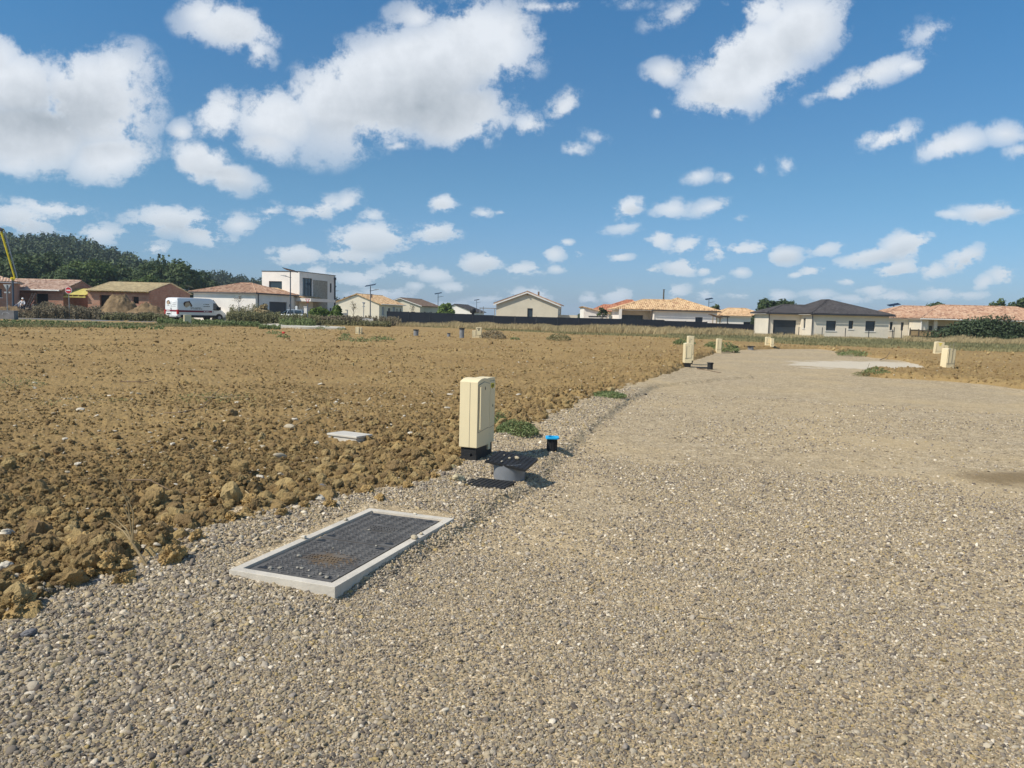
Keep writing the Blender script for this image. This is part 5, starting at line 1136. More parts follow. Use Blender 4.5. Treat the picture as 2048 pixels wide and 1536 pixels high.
# earth heap
def heap(name, px, Y, rx, ry, h, label, seed, m=None):
    t_ = np.linspace(0,1,40); a = np.linspace(0,2*np.pi,90,endpoint=False); T,A = np.meshgrid(t_,a,indexing='ij')
    x = T*np.cos(A)*rx; y = T*np.sin(A)*ry; cx=X_at(px,Y)
    z = h*(1-sstep(T,0,1.0))*(0.8+0.4*fbm(x*0.5+seed,y*0.5,seed)) + lumps(x+cx,y+Y,0.8,seed,0.7)*0.7*(1-T) + lumps(x+cx,y+Y,0.35,seed+5,0.8)*0.9*(1-T**3) + (fbm(x*1.2,y*1.2,seed+9)-0.5)*0.9*(1-T)-0.1*T
    v = np.stack([x.ravel(),y.ravel(),z.ravel()],1); ii,jj = np.meshgrid(np.arange(39),np.arange(90),indexing='ij'); b=(ii*90+jj).ravel(); b2=(ii*90+(jj+1)%90).ravel()
    o = np_mesh(name, v, np.stack([b,b2,b2+90,b+90],1), m or M_soil, smooth=True); o.location=(cx,Y,0); return tag(o,label,'heap')
M_soild = mat('dark dug earth', (0.175,0.12,0.065), 0.95, 0.25, 1.5, bump=0.05, bscale=6)
heap('earth_heap',243,90,3.8,2.6,2.75,'tall heap of dug earth before the battened roof house',3,M_soild)
heap('earth_heap',298,89,4.6,2.4,1.75,'long lower earth heap left of the white van',9,M_soild)
heap('earth_heap',18,84,5.5,2.2,1.05,'low earth bank at the left edge behind the concrete block',14,M_soild)
# concrete pump boom
Y0=86; t = thing('concrete_pump_boom','folded yellow concrete pump boom on a dark grey mast at the left edge','pump boom',(X_at(31,Y0),Y0,0)); M_py = mat('pump yellow',(0.62,0.48,0.02),0.5,0.08,2)
def bp(px,py): return Vector((X_at(px,Y0)-t.location.x,0,Z_at(px,py,Y0)))
mb = MB(); mb.tube((0,0,-0.1),bp(31.5,560),0.13,0.11); mb.build('mast', M_lampp, t)
mb = MB(); mb.tube(bp(31,560)+Vector((0,-0.05,0)),bp(33,556.5)+Vector((0,-0.05,0)),0.22,0.22,n=12); mb.build('knuckle', M_py, t)
mb = MB(); mb.tube(bp(36,558),bp(12,466),0.08,0.12,n=8); mb.build('lower_arm', M_py, t)
mb = MB(); mb.tube(bp(38.5,556)+Vector((0,0.18,0)),bp(16,463)+Vector((0,0.18,0)),0.065,n=8); mb.build('concrete_pipe', M_signb, t)
mb = MB(); mb.tube(bp(17,462),bp(-90,457),0.11,0.16,n=8); mb.build('upper_arm', M_py, t)
mb = MB(); mb.tube(bp(10,461)+Vector((0,-.2,0)),bp(17,463.5)+Vector((0,-.2,0)),0.2,0.17,n=10); mb.build('joint', M_frame, t)
# ladder and trestle near the workers
t = thing('ladder','pale ladder leaning on the brick wall between the dark openings','ladder',(X_at(58,93.5),93.5,0)); M_alu = mat('pale timber',(0.60,0.50,0.40),0.7,0.08,3)
pa,pb=(-0.35,-0.2,0.2),(0.15,1.2,Z_at(61,586,93.5))
for s_ in (-0.17,0.17): mb = MB(); mb.tube((pa[0]+s_,pa[1],pa[2]),(pb[0]+s_,pb[1],pb[2]),0.03,n=6); mb.build('rail', M_alu, t)
for k in range(9): f_=0.08+0.1*k; c=Vector(pa).lerp(Vector(pb),f_); mb = MB(); mb.tube(c+Vector((-.17,0,0)),c+Vector((.17,0,0)),0.03,n=6); mb.build('rung', M_alu, t)
t = thing('plank_trestle','low plank laid on a trestle beside the two workers','trestle',(X_at(62,86.5),86.5,0)); mb = MB(); mb.box(-0.45,0.55,-0.15,0.15,1.02,1.1); mb.build('plank', M_alu, t)
for s_ in (-0.35,0.45): mb = MB(); mb.tube((s_-.1,0,0),(s_,0,1.02),0.03,n=6); mb.tube((s_+.1,0,0),(s_,0,1.02),0.03,n=6); mb.build('leg', M_steel, t)
t = thing('cement_mixer','dark drum cement mixer with pinkish frame right of the plank','cement mixer',(X_at(73,86.3),86.3,0)); mb = MB(); mb.lathe([(0.1,0.95),(0.32,1.05),(0.34,1.3),(0.2,1.55),(0.17,1.55),(0.3,1.28),(0.1,1.0)],16); mb.build('drum', M_blackp, t, smooth=True)
mb = MB(); mb.tube((-.4,0,0),(-.3,0,1.55),0.04); mb.tube((.4,0,0),(.3,0,1.3),0.04); mb.tube((-.3,0,1.5),(.0,0,1.95),0.04); mb.build('stand', mat('brick red paint',(0.42,0.20,0.15),0.6,0.1,3), t)
# two workers (one continuous skinned body each, clothes and helmet over it)
def person(label, px, Y, z0, joints, radii, edges, top_m, skin_m, extra):
    t = bpy.data.meshes.new('person'); t.from_pydata(joints, edges, []); o = bpy.data.objects.new('person', t); C.objects.link(o)
    o.location=(X_at(px,Y),Y,z0); t.materials.append(top_m)
    md = o.modifiers.new('skin','SKIN')
    for i,r in enumerate(radii): t.skin_vertices[0].data[i].radius = r
    t.skin_vertices[0].data[0].use_root = True
    sb = o.modifiers.new('sub','SUBSURF'); sb.levels = 2; sb.render_levels = 2
    tag(o,label,'person'); extra(o); return o
M_skin = mat('skin',(0.50,0.30,0.20),0.6,0.05,3); M_wtop = mat('white work shirt',(0.72,0.70,0.72),0.85,0.06,4); M_trs = mat('dark work trousers',(0.05,0.055,0.07),0.9,0.1,4)
JN = [(0,0,0.92),(0,0.02,1.15),(0.02,0,1.40),(0.03,-0.02,1.53),(0.04,-0.05,1.66),(0.19,0,1.42),(0.30,-0.10,1.18),(0.34,-0.30,1.02),(0.36,-0.38,0.98),(-0.16,0,1.42),(-0.30,-0.12,1.20),(-0.36,-0.34,1.08),(-0.38,-0.42,1.05),(0.11,0,0.86),(0.14,-0.02,0.48),(0.15,0.02,0.08),(0.16,-0.14,0.03),(-0.11,0,0.86),(-0.15,-0.02,0.48),(-0.18,0.03,0.08),(-0.18,-0.13,0.03)]
RD = [(.16,.12),(.15,.11),(.17,.11),(.06,.06),(.085,.10),(.065,.065),(.05,.05),(.038,.038),(.035,.02),(.065,.065),(.05,.05),(.038,.038),(.035,.02),(.10,.10),(.07,.07),(.045,.045),(.04,.03),(.10,.10),(.07,.07),(.045,.045),(.04,.03)]
ED = [(0,1),(1,2),(2,3),(3,4),(2,5),(5,6),(6,7),(7,8),(2,9),(9,10),(10,11),(11,12),(0,13),(13,14),(14,15),(15,16),(0,17),(17,18),(18,19),(19,20)]
def wear(helm):
    def f(o):
        mb = MB(); mb.lathe([(0.0,1.80),(0.07,1.79),(0.115,1.74),(0.125,1.68),(0.15,1.675),(0.12,1.69),(0.0,1.70)],16,(0.04,-0.04)); mb.build('helmet' if helm else 'hair', M_signw if helm else M_bark, o, smooth=True)
        for s_ in (1,-1):
            mb = MB(); mb.tube((0.10*s_,0,0.92),(0.145*s_,-0.02,0.48),0.125,0.09,n=12); mb.tube((0.145*s_,-0.02,0.48),(0.16*s_,0.02,0.10),0.09,0.075,n=12); mb.build('trouser_leg', M_trs, o, smooth=True)
        k_ = [0,1,2,5,6,7,9,10,11]; J = [o.data.vertices[i].co.copy() for i in k_]; me = bpy.data.meshes.new('shirt'); me.from_pydata(J,[(0,1),(1,2),(2,3),(3,4),(4,5),(2,6),(6,7),(7,8)],[]); sh_o = bpy.data.objects.new('shirt', me); C.objects.link(sh_o); sh_o.parent = o; me.materials.append(M_wtop)
        sh_o.modifiers.new('skin','SKIN')
        for i,j in enumerate(k_): me.skin_vertices[0].data[i].radius = (RD[j][0]+0.02, RD[j][1]+0.02)
        me.skin_vertices[0].data[0].use_root = True; sm_ = sh_o.modifiers.new('sub','SUBSURF'); sm_.levels = 2; sm_.render_levels = 2
    return f
person('worker in white shirt and white helmet bending beside the ladder',50,86,0.42,[(a+0.15*max(0,c-1.1),b-0.2*max(0,c-1.0),c) for a,b,c in JN],RD,ED,M_skin,M_skin,wear(True))
person('bareheaded worker in white shirt at the left of the two workers',43.5,86.3,0.18,[(a-0.2*max(0,c-1.0),b,c) for a,b,c in JN],RD,ED,M_skin,M_skin,wear(False))
# ---------------------------------------------------------------- vehicles
M_vanw = mat('white van paint',(0.78,0.79,0.80),0.35,0.02,1,spec=0.5); M_vred = mat('dark red stripe',(0.20,0.02,0.035),0.5,0.03,2); M_tyre = mat('tyre rubber',(0.02,0.02,0.022),0.8,0.1,5); M_hors = mat('horse tan',(0.48,0.36,0.24),0.6,0.06,4); M_mane = mat('mane brown',(0.07,0.03,0.02),0.6,0.05,4); M_tail = mat('tail lamp red',(0.45,0.02,0.02),0.35,0.03,4)
def wheel(parent, x, y, r=0.34, w=0.22, s=1):
    mb = MB(); mb.tube((x,y-w/2,r),(x,y+w/2,r),r,n=24); ty = mb.build('wheel', M_tyre, parent, smooth=True)
    mb = MB(); mb.tube((x,y+s*w/2,r),(x,y+s*(w/2+0.015),r),r*0.62,r*0.55,n=18); mb.build('rim', M_steel, ty, smooth=True)
def ring(x, hw, zb, zbelt, zt, top=0.80):
    h_ = [(hw*0.93,zb),(hw*0.99,zb+0.18),(hw,zbelt),(hw*0.975,zbelt+(zt-zbelt)*0.45),(hw*0.93,zt-0.16),(hw*top,zt-0.02),(hw*0.35,zt)]
    return [(x,-a,z) for a,z in h_]+[(x,a,z) for a,z in h_[::-1]]
al = R(61); Yc=87.0; nx=X_at(356,Yc)
# van frame: local x forward, local y left; the near corner is the right rear corner
vloc = Vector((nx,Yc,0.10))+Vector((-math.sin(al),math.cos(al),0))*1.0
v = thing('delivery_van','white high-roof delivery van with horse head picture and dark red stripe','van',vloc,al); v.scale = (1.14,1.10,1.0)
mb = MB(); mb.loft([ring(0.0,0.93,0.42,1.2,2.30,0.84),ring(0.06,0.99,0.38,1.2,2.48,0.84),ring(0.30,1.0,0.36,1.2,2.58,0.84),ring(2.4,1.0,0.36,1.2,2.61,0.84),ring(4.0,1.0,0.36,1.2,2.58,0.84),ring(4.35,0.99,0.36,1.2,2.47,0.82),ring(4.75,0.98,0.36,1.2,2.08,0.80),ring(5.15,0.96,0.36,1.15,1.58,0.80),ring(5.35,0.95,0.36,1.0,1.36,0.84),ring(5.80,0.88,0.36,0.85,1.08,0.86),ring(5.95,0.80,0.42,0.7,0.88,0.86)])
mb.build('body', M_vanw, v, smooth=True)
for s_ in (-1,1):
    mb = MB(); ya=0.985*s_; yb=1.008*s_
    mb.prism([(4.28,1.30),(4.95,1.28),(4.92,1.62),(4.62,2.02),(4.30,2.05)],'y',min(ya*0.99,yb*.992),max(ya*0.99,yb*.992)); wn = mb.build('side_window', M_glass, v)
    mb = MB(); mb.prism([(4.2,1.22),(5.0,1.20),(5.0,1.29),(4.2,1.31)],'y',min(.99*s_,1.012*s_),max(.99*s_,1.012*s_)); mb.build('window_seal', M_blackp, wn)
    mb = MB(); mb.box(4.85,5.05,min(1.0*s_,1.25*s_),max(1.0*s_,1.25*s_),1.25,1.62); mb.build('mirror', M_blackp, v, bevel=0.03)
    mb = MB(); mb.prism([(0.12,0.95),(4.12,0.95),(4.12,1.17),(0.12,1.17)],'y',min(1.001*s_,1.010*s_),max(1.001*s_,1.010*s_)); mb.build('stripe', M_vred, v)
    mb = MB(); mb.box(0.35,5.2,min(0.98*s_,1.02*s_),max(.98*s_,1.02*s_),0.34,0.62); mb.build('lower_cladding', M_blackp, v)
    mb = MB(); mb.box(4.2,4.36,min(1.0*s_,1.03*s_),max(1.0*s_,1.03*s_),1.02,1.07); mb.build('door_handle', M_blackp, v)
    mb = MB(); mb.tube((5.02,0.97*s_,0.36),(5.02,1.0*s_,0.36),0.46,n=24); mb.build('wheel_arch', M_blackp, v)
    wheel(v,1.2,0.88*s_,s=s_); wheel(v,5.02,0.92*s_,s=s_)
    mb = MB(); mb.box(-0.03,0.16,min(.86*s_,1.015*s_),max(.86*s_,1.015*s_),0.72,1.22); mb.build('tail_light', M_tail, v)
    mb = MB(); mb.box(5.62,5.86,min(.70*s_,.9*s_),max(.70*s_,.9*s_),0.72,0.95); mb.build('headlight', M_signw, v)
# pictures and lines of lettering: same dark strokes, too small to read in the photo
def letters(x0,x1,z,h_,yf,seed,mb,axis='x'):
    r = random.Random(seed); x=x0
    while x<x1:
        w_=r.uniform(0.025,0.06)
        if r.random()<0.86:
            if axis=='x': mb.box(x,min(x+w_,x1),min(yf,yf*1.003),max(yf,yf*1.003),z,z+h_*r.uniform(0.75,1))
            else: mb.box(yf,yf+0.004,x,min(x+w_,x1),z,z+h_*r.uniform(0.75,1))
        x+=w_+0.018
def horse(P2, y0, y1, kind):
    pts = {'mane':[(-.42,-.10),(-.44,.12),(-.30,.33),(-.08,.38),(.12,.40),(.22,.50),(.26,.36),(.40,.12),(.52,-.14),(.50,-.28),(.40,-.34),(.30,-.24),(.14,-.02),(-.10,.06),(-.24,-.12),(-.30,-.34)],
           'head':[(-.28,-.30),(-.30,-.05),(-.20,.18),(-.02,.28),(.16,.26),(.26,.08),(.40,-.18),(.28,-.22),(.16,-.10),(.16,-.34),(.04,-.24),(-.02,-.42),(-.12,-.38),(-.16,-.48)]}[kind]
    return [(P2[0]+a*P2[2]*P2[3],P2[1]+b*P2[2]) for a,b in pts]
for kind,m_,e in (('mane',M_mane,0.0),('head',M_hors,0.004)):
    for s_,fl in ((-1,1),(1,1)):
        mb = MB(); ya,yb=(1.002+e)*s_,(1.008+e)*s_; mb.prism(horse((1.15,1.85,0.85,1.25*fl),0,0,kind),'y',min(ya,yb),max(ya,yb)); mb.build('horse_'+kind, m_, v)
    mb = MB(); mb.prism([(b_,z) for b_,z in horse((0.42,2.02,0.55,-1.0),0,0,kind)],'x',-0.012-e-0.02,-0.004-e+0.02); mb.build('horse_'+kind, m_ if kind=='mane' else M_hors, v)
mb = MB(); letters(1.5,2.75,1.43,0.07,-1.004,1,mb); letters(1.45,2.95,1.30,0.08,-1.004,2,mb); letters(3.05,3.85,1.86,0.08,-1.000,3,mb); letters(3.05,3.85,1.62,0.08,-1.002,4,mb); mb.build('lettering', M_ink, v)
mb = MB(); letters(3.1,3.75,1.00,0.11,-1.0115,5,mb); mb.build('stripe_lettering', M_signw, v)
mb = MB(); letters(-0.75,-0.25,1.95,0.05,-0.014,6,mb,'y'); letters(-0.75,-0.2,1.78,0.05,-0.014,7,mb,'y'); letters(0.15,0.7,1.62,0.05,-0.014,8,mb,'y'); letters(-0.7,-0.1,1.58,0.05,-0.014,9,mb,'y'); mb.build('rear_lettering', M_ink, v)
mb = MB(); mb.box(-0.022,-0.003,-0.86,0.86,1.0,1.18); st = mb.build('rear_stripe', M_vred, v); mb = MB(); letters(0.2,0.75,1.03,0.1,-0.03,10,mb,'y'); mb.build('stripe_lettering', M_signw, st)
mb = MB(); mb.box(-0.02,-0.003,-0.008,0.008,0.6,2.2); mb.build('door_seam', M_steel, v)
mb = MB(); mb.box(-0.03,-0.003,0.12,0.68,0.68,0.80); mb.build('licence_plate', M_ink, v)
mb = MB(); mb.tube((-0.03,0.0,1.30),(-0.003,0.0,1.30),0.09,n=16); mb.build('emblem', M_steel, v)
mb = MB(); mb.box(-0.12,0.05,-0.95,0.95,0.36,0.55); mb.build('bumper', M_signb, v, bevel=0.03)
mb = MB(); mb.prism([(4.42,2.42),(5.30,1.44),(5.33,1.42),(4.46,2.45)],'y',-0.80,0.80); mb.build('windscreen', M_glass, v)
# pale blue hatchback behind the wall
c_ = thing('parked_car','pale silver blue estate car parked before the modern house, half hidden by the wall','car',(X_at(582,93.5),93.5,0.15),R(172)); M_carb = mat('pale blue paint',(0.50,0.58,0.68),0.35,0.02,1,spec=0.5)
def cring(x,hw,zb,zt): return [(x,-hw*.95,zb),(x,-hw,zb+.2),(x,-hw,zt-.12),(x,-hw*.92,zt),(x,hw*.92,zt),(x,hw,zt-.12),(x,hw,zb+.2),(x,hw*.95,zb)]
mb = MB(); mb.loft([cring(-2.0,.78,.35,.75),cring(-1.9,.84,.25,.95),cring(-1.0,.86,.22,.98),cring(1.0,.86,.22,.92),cring(1.75,.82,.22,.80),cring(2.05,.72,.35,.66)]); mb.build('body', M_carb, c_, smooth=True)
mb = MB(); mb.loft([cring(-1.95,.70,.9,.98),cring(-1.6,.70,.9,1.38),cring(-1.0,.68,.9,1.46),cring(0.2,.68,.9,1.44),cring(1.1,.74,.9,.95)]); mb.build('cabin_glass', M_glass, c_, smooth=True)
mb = MB(); mb.box(-1.6,0.25,-.62,.62,1.425,1.49); rf_ = mb.build('roof', M_carb, c_, bevel=0.02)
for x_ in (-1.75,-0.75,0.25):
    for s_ in (-1,1): mb = MB(); mb.tube((x_,.74*s_,.92),(x_+0.05-(0.3 if x_>0 else 0),.68*s_,1.44),0.035,n=6); mb.build('pillar', M_carb, c_)
for x_ in (-1.25,1.3):
    for s_ in (-1,1): wheel(c_,x_,.78*s_,.30,.18,s_)
for s_ in (-1,1):
    mb = MB(); mb.box(1.85,2.02,min(.5*s_,.72*s_),max(.5*s_,.72*s_),.58,.70); mb.build('headlight', M_signw, c_)
    mb = MB(); mb.box(-2.0,-1.88,min(.55*s_,.82*s_),max(.55*s_,.82*s_),.62,.85); mb.build('tail_light', M_tail, c_)
M_rock = mat('pale rock',(0.46,0.39,0.25),0.9,0.15,14,bump=0.002,bscale=90); M_rockw = mat('white rock',(0.56,0.50,0.40),0.9,0.10,14,bump=0.002,bscale=90); M_slate = mat('blue grey stone',(0.15,0.145,0.15),0.8,0.1,14); M_earth = mat('clay lump',(0.36,0.245,0.10),0.95,0.2,9,bump=0.015,bscale=38,col2=(0.24,0.16,0.07)); M_olst = mat('olive stone',(0.30,0.27,0.15),0.85,0.1,14)
# ---------------------------------------------------------------- meter boxes
def meter_box(loc, rz, w, d, h, label, group=None, arch=0.03, feet=True, detail=False, tilt=0.0, name='meter_box', sign=False, door_y=-1):
    """w along local x (door side faces local -y), d deep, on a black foot"""
    t = thing(name, label, 'meter box', loc, rz, group); t.rotation_euler = (tilt,tilt*0.5,rz)
    z0 = 0.14 if feet else 0.0
    mb = MB(); n = 12; prof = [(-w/2,z0)]+[(w/2,z0)]+[(w/2-w*i/n, h-arch+arch*(1-(abs(1-2*i/n))**2.2)) for i in range(n+1)]
    mb.prism(prof,'y',0.0,d); body = mb.build('casing', M_beige, t, bevel=0.006)
    mb = MB(); dn = 0.018
    prof = [(-w/2+dn,z0+(h-z0)*0.23),(w/2-dn,z0+(h-z0)*0.27),(w/2-dn,h-arch-0.035),(0,h-0.04),(-w/2+dn,h-arch-0.035)]
    mb.prism(prof,'y',-0.010,-0.0005); dr = mb.build('door', M_beige, t, bevel=0.003)
    mb = MB(); g_ = 0.006; mb.prism([(prof[0][0]-g_,prof[0][1]-g_*1.6),(prof[1][0]+g_,prof[1][1]-g_*1.6),(prof[2][0]+g_,prof[2][1]+g_),(0,prof[3][1]+g_),(prof[4][0]-g_,prof[4][1]+g_)],'y',-0.0025,-0.0003); mb.build('door_gap', M_beige_d, t)
    mb = MB(); mb.tube((-w/2+0.03,-0.020,z0+(h-z0)*0.27),(-w/2+0.03,-0.020,h-arch-0.05),0.009,n=10); mb.build('hinge_rod', M_beige, dr, smooth=True)
    mb = MB(); mb.box(-w/2+0.022,-w/2+0.040,-0.0125,-0.0105,z0+(h-z0)*0.27,h-arch-0.045); mb.build('hinge_groove', M_beige_d, dr)
    mb = MB(); mb.prism([(0.01,h*0.855),(0.018,h*0.875),(0.01,h*0.90),(0.002,h*0.875)],'y',-0.0125,-0.0103); mb.build('warning_mark', M_ink, dr)
    if feet:
        mb = MB(); mb.box(-w/2+0.02,w/2-0.02,0.015,d-0.015,-0.12,z0-0.001); mb.build('foot', M_blackp, t, bevel=0.004)
        if detail:
            mb = MB(); mb.prism([(0.0,-0.06),(0.06,-0.13),(0.15,-0.13),(0.19,-0.06),(0.19,0.04),(0.12,0.04),(0.12,0.08),(0.07,0.08),(0.07,0.05),(0.0,0.06)],'x',-w/2-0.012,-w/2+0.019); mb.build('foot_flange', M_signb if False else M_blackp, t)
    if detail:
        mb = MB(); mb.box(-w/2-0.002,-w/2+0.001,d*0.42,d*0.42+0.004,z0+0.004,h-arch-0.01); mb.build('side_seam', M_beige_d, t)
    return t
# the near pair
zn = ground_z(G(953.3,924,0.04).x,G(953.3,924,0.04).y)-0.012; Pn = G(953.3,923.5,zn)
ax = Vector((0.38,0.925,0)); ang = math.atan2(ax.y,ax.x)
def at_local(u,vv): q = Pn+ax*u+Vector((-ax.y,ax.x,0))*vv; return (q.x,q.y,zn)
b1 = meter_box(at_local(0.145,0.0), ang, 0.30, 0.205, 0.855,'large ivory meter box with hinged door, nearest of all, on a black foot','meter boxes along the track',arch=0.032,detail=True)
b2 = meter_box(at_local(0.145+0.145+0.10+0.004,0.03), ang, 0.21, 0.15, 0.845,'ivory meter box with yellow label, directly behind the nearest one','meter boxes along the track',arch=0.004,detail=False)
mb = MB(); mb.box(-0.045,0.055,-0.0125,-0.0103,0.735,0.785); lb = mb.build('yellow_label', M_yel, b2)
mb = MB()
for i in range(5): mb.box(-0.02+0.014*i,-0.012+0.014*i,-0.0135,-0.0127,0.745,0.772)
mb.build('label_text', M_ink, lb)
mb = MB(); mb.box(-0.09,-0.03,-0.018,-0.0005,0.08,0.24); mb.build('cable_cover', M_beige, b2)
mb = MB(); mb.prism([(0.02,0.53),(0.04,0.53),(0.03,0.56)],'y',-0.013,-0.0103); mb.build('warning_mark', M_ink, b2)
def boxes_px(px0,px1,pyt,pyb,rz,depth,label,side=None,feet=False,arch=0.02,wf=1.0,tilt=0.0,group='meter boxes along the track'):
    g = Gg((px0+px1)/2,pyb); s = math.hypot(g.x,g.y); Y=g.y; w_=(px1-px0)/F*Y*wf; h_=(pyb-pyt)/F*Y
    return meter_box((g.x,g.y,ground_z(g.x,g.y)+0.0), rz, w_, depth, h_*1.02, label, group, arch, feet, tilt=tilt)
boxes_px(1368.5,1383,687,734.5,0.04,0.26,'lower near box of the stepped pair left of the track',feet=True)
boxes_px(1374.5,1386.5,673,729,0.04,0.22,'taller rear box of the stepped pair left of the track',feet=True,arch=0.01)
boxes_px(1433,1442.5,678,706,0.05,0.20,'lone slim meter box before the green weed',arch=0.01,tilt=0.02)
boxes_px(1531.5,1541,679,696,0.0,0.22,'wide meter box at the end of the gravel turning place')
boxes_px(1541.6,1547.5,681,697.5,0.0,0.20,'narrow meter box beside the wide one at the end of the turning place',arch=0.005)
boxes_px(1870,1886.5,684,708,-0.08,0.25,'meter box behind the nearest right-hand box, marked with a yellow sign',tilt=0.05)
boxes_px(1886,1896,691,707,-0.05,0.22,'low meter box half hidden between two taller right-hand boxes')
bx = boxes_px(1890.5,1909,696.5,735,0.15,0.30,'tallest right-hand meter box with scratched dark seams',tilt=0.04)
bx2 = boxes_px(710.5,718,654,668,0.0,0.25,'left box of the pair on the far left part of the field')
boxes_px(718.6,723.3,655.2,668,0.0,0.22,'right, narrower box of the pair on the far left part of the field',arch=0.005)
boxes_px(944,951,661,676,0.0,0.22,'low box of the stepped far pair below the black fence',arch=0.005)
boxes_px(951.3,963,655,676,0.0,0.25,'tall box with dark marks of the stepped far pair below the fence',arch=0.01)
boxes_px(369,382.5,630,650,0.55,0.35,'meter box standing among green weeds in front of the van')
for o in list(bpy.data.objects):
    if o.get('label','').startswith(('meter box behind the nearest right','tall box with dark marks')):
        hh = max(q[2] for c in kids(o) if c.name.startswith('casing') for q in c.bound_box); M_=M_yel if 'yellow' in o['label'] else M_ink
        for k,(a,b_,z) in enumerate(((-0.10,0.10,0.86),(-0.04,0.06,0.78),(-0.05,0.05,0.70))): mb = MB(); mb.box(a,b_,-0.016,-0.012,hh*z,hh*z+0.035); mb.build('marking', M_, o)
    if o.get('label','').startswith('tallest right-hand'):
        for a,z0,z1 in ((0.02,0.2,0.9),(0.13,0.05,0.3),(-0.12,0.45,0.85)): mb = MB(); mb.box(a,a+0.02,-0.018,-0.012,z0,z1); mb.build('dark_seam', M_beige_d, o)
# ---------------------------------------------------------------- pipes, tubs, lids
# grey tub with a square black lid and its twin plate on the ground
g = Gg(1016,962); zt = ground_z(g.x,g.y)
t = thing('inspection_tub','grey pipe tub with crooked square black lid below the near meter box','inspection tub',(g.x+0.010,g.y+0.08,zt-0.085))
mb = MB(); mb.lathe([(0.118,0.0),(0.145,0.02),(0.150,0.245),(0.142,0.245),(0.135,0.02)],32); mb.build('pipe', M_greyp, t, smooth=True)
mb = MB(); mb.box(-0.20,0.20,-0.175,0.175,0,0.022)
for i in range(9):
    for j in range(8): mb.box(-0.19+i*0.043,-0.17+i*0.043,-0.165+j*0.043,-0.145+j*0.043,0.022,0.027)
ld = mb.build('lid', M_blackp, t); ld.location=(0.02,0.02,0.245); ld.rotation_euler=(R(7),R(7),R(-20))
def pebbles(parent_label, x, y, z, n, rx, ry, s, rot=0.0, name='pebble'):
    for k in range(n):
        o = stone_obj(name, (x+random.uniform(-rx,rx),y+random.uniform(-ry,ry),z), s*random.uniform(0.6,1.3))
        yield o
def stone_obj(name, loc, s, mt=None, flat=0.6, rough=0.3, sub=3, seed=None):
    r = random.Random(seed if seed is not None else random.random()); bm = bmesh.new(); bmesh.ops.create_icosphere(bm, subdivisions=sub, radius=1.0)
    import mathutils
    sx,sy = r.uniform(0.8,1.3),r.uniform(0.7,1.0); off = Vector((r.uniform(0,99),r.uniform(0,99),r.uniform(0,99)))
    for v_ in bm.verts:
        k = 1+rough*mathutils.noise.noise(v_.co*1.1+off)+rough*0.5*mathutils.noise.noise(v_.co*3+off)+rough*0.32*mathutils.noise.noise(v_.co*7+off)+rough*0.2*mathutils.noise.noise(v_.co*15+off); v_.co = Vector((v_.co.x*sx,v_.co.y*sy,v_.co.z*flat))*k*s
    me = bpy.data.meshes.new(name); bm.to_mesh(me); bm.free(); me.materials.append(mt or M_pale)
    if (mt or M_pale) is not M_earth: me.polygons.foreach_set('use_smooth',[True]*len(me.polygons))
    o = bpy.data.objects.new(name, me); C.objects.link(o); o.location = loc; o.rotation_euler = (r.uniform(-.3,.3),r.uniform(-.3,.3),r.uniform(0,6)); return o
for k in range(6):
    q = (ld.matrix_basis @ Vector((random.uniform(-.18,.18),random.uniform(-.16,.16),0.027)))
    tag(stone_obj('pebble',(t.location.x+q.x,t.location.y+q.y,t.location.z+q.z+0.004),random.uniform(0.006,0.018) if k else 0.026),'small pale pebble lying on the crooked square black lid','pebble','pebbles on the square black lid')
g = Gg(977,969); t = thing('ground_plate','flat black square plate half buried in gravel before the grey tub','plate',(g.x,g.y,ground_z(g.x,g.y)+0.012),R(-22))
mb = MB(); mb.box(-0.21,0.21,-0.15,0.15,-0.02,0.006); mb.build('plate', M_blackp, t)
mb = MB()
for i in range(-4,5): mb.box(i*0.045-0.003,i*0.045+0.003,-0.14,0.14,0.006,0.010)
mb.build('ribs', M_blackp, t)
g = Gg(1104,903); t = thing('capped_pipe','short black pipe with bright blue square collar at the track edge','pipe',(g.x,g.y+0.04,ground_z(g.x,g.y)-0.04))
mb = MB(); mb.lathe([(0.055,0.0),(0.055,0.185),(0.040,0.185),(0.040,0.05),(0.0,0.05)],28)
for k in range(14): a=6.283*k/14; mb.tube((0.056*math.cos(a),0.056*math.sin(a),0),(0.056*math.cos(a),0.056*math.sin(a),0.18),0.004,n=5)
mb.build('pipe', M_blackp, t, smooth=True)
M_blue = mat('bright blue plastic',(0.02,0.42,0.80),0.45,0.03,4); mb = MB(); n=24
sq = [(-0.075,-0.075),(0.075,-0.075),(0.075,0.075),(-0.075,0.075)]; outer=[]; inner=[]
for i in range(n):
    a=2*math.pi*(i+0.5)/n; c,s=math.cos(a),math.sin(a); k=0.075/max(abs(c),abs(s)); outer.append((c*k,s*k)); inner.append((0.045*c,0.045*s))
vs=[(x_,y_,z_) for z_ in (0.186,0.204) for pl_ in (outer,inner) for x_,y_ in pl_]; fs=[]
for i in range(n):
    j=(i+1)%n; fs += [(i,j,n+j,n+i),(2*n+i,2*n+j,3*n+j,3*n+i),(i,j,2*n+j,2*n+i),(n+i,n+j,3*n+j,3*n+i)]
mb.add(vs,fs); mb.build('collar', M_blue, t)
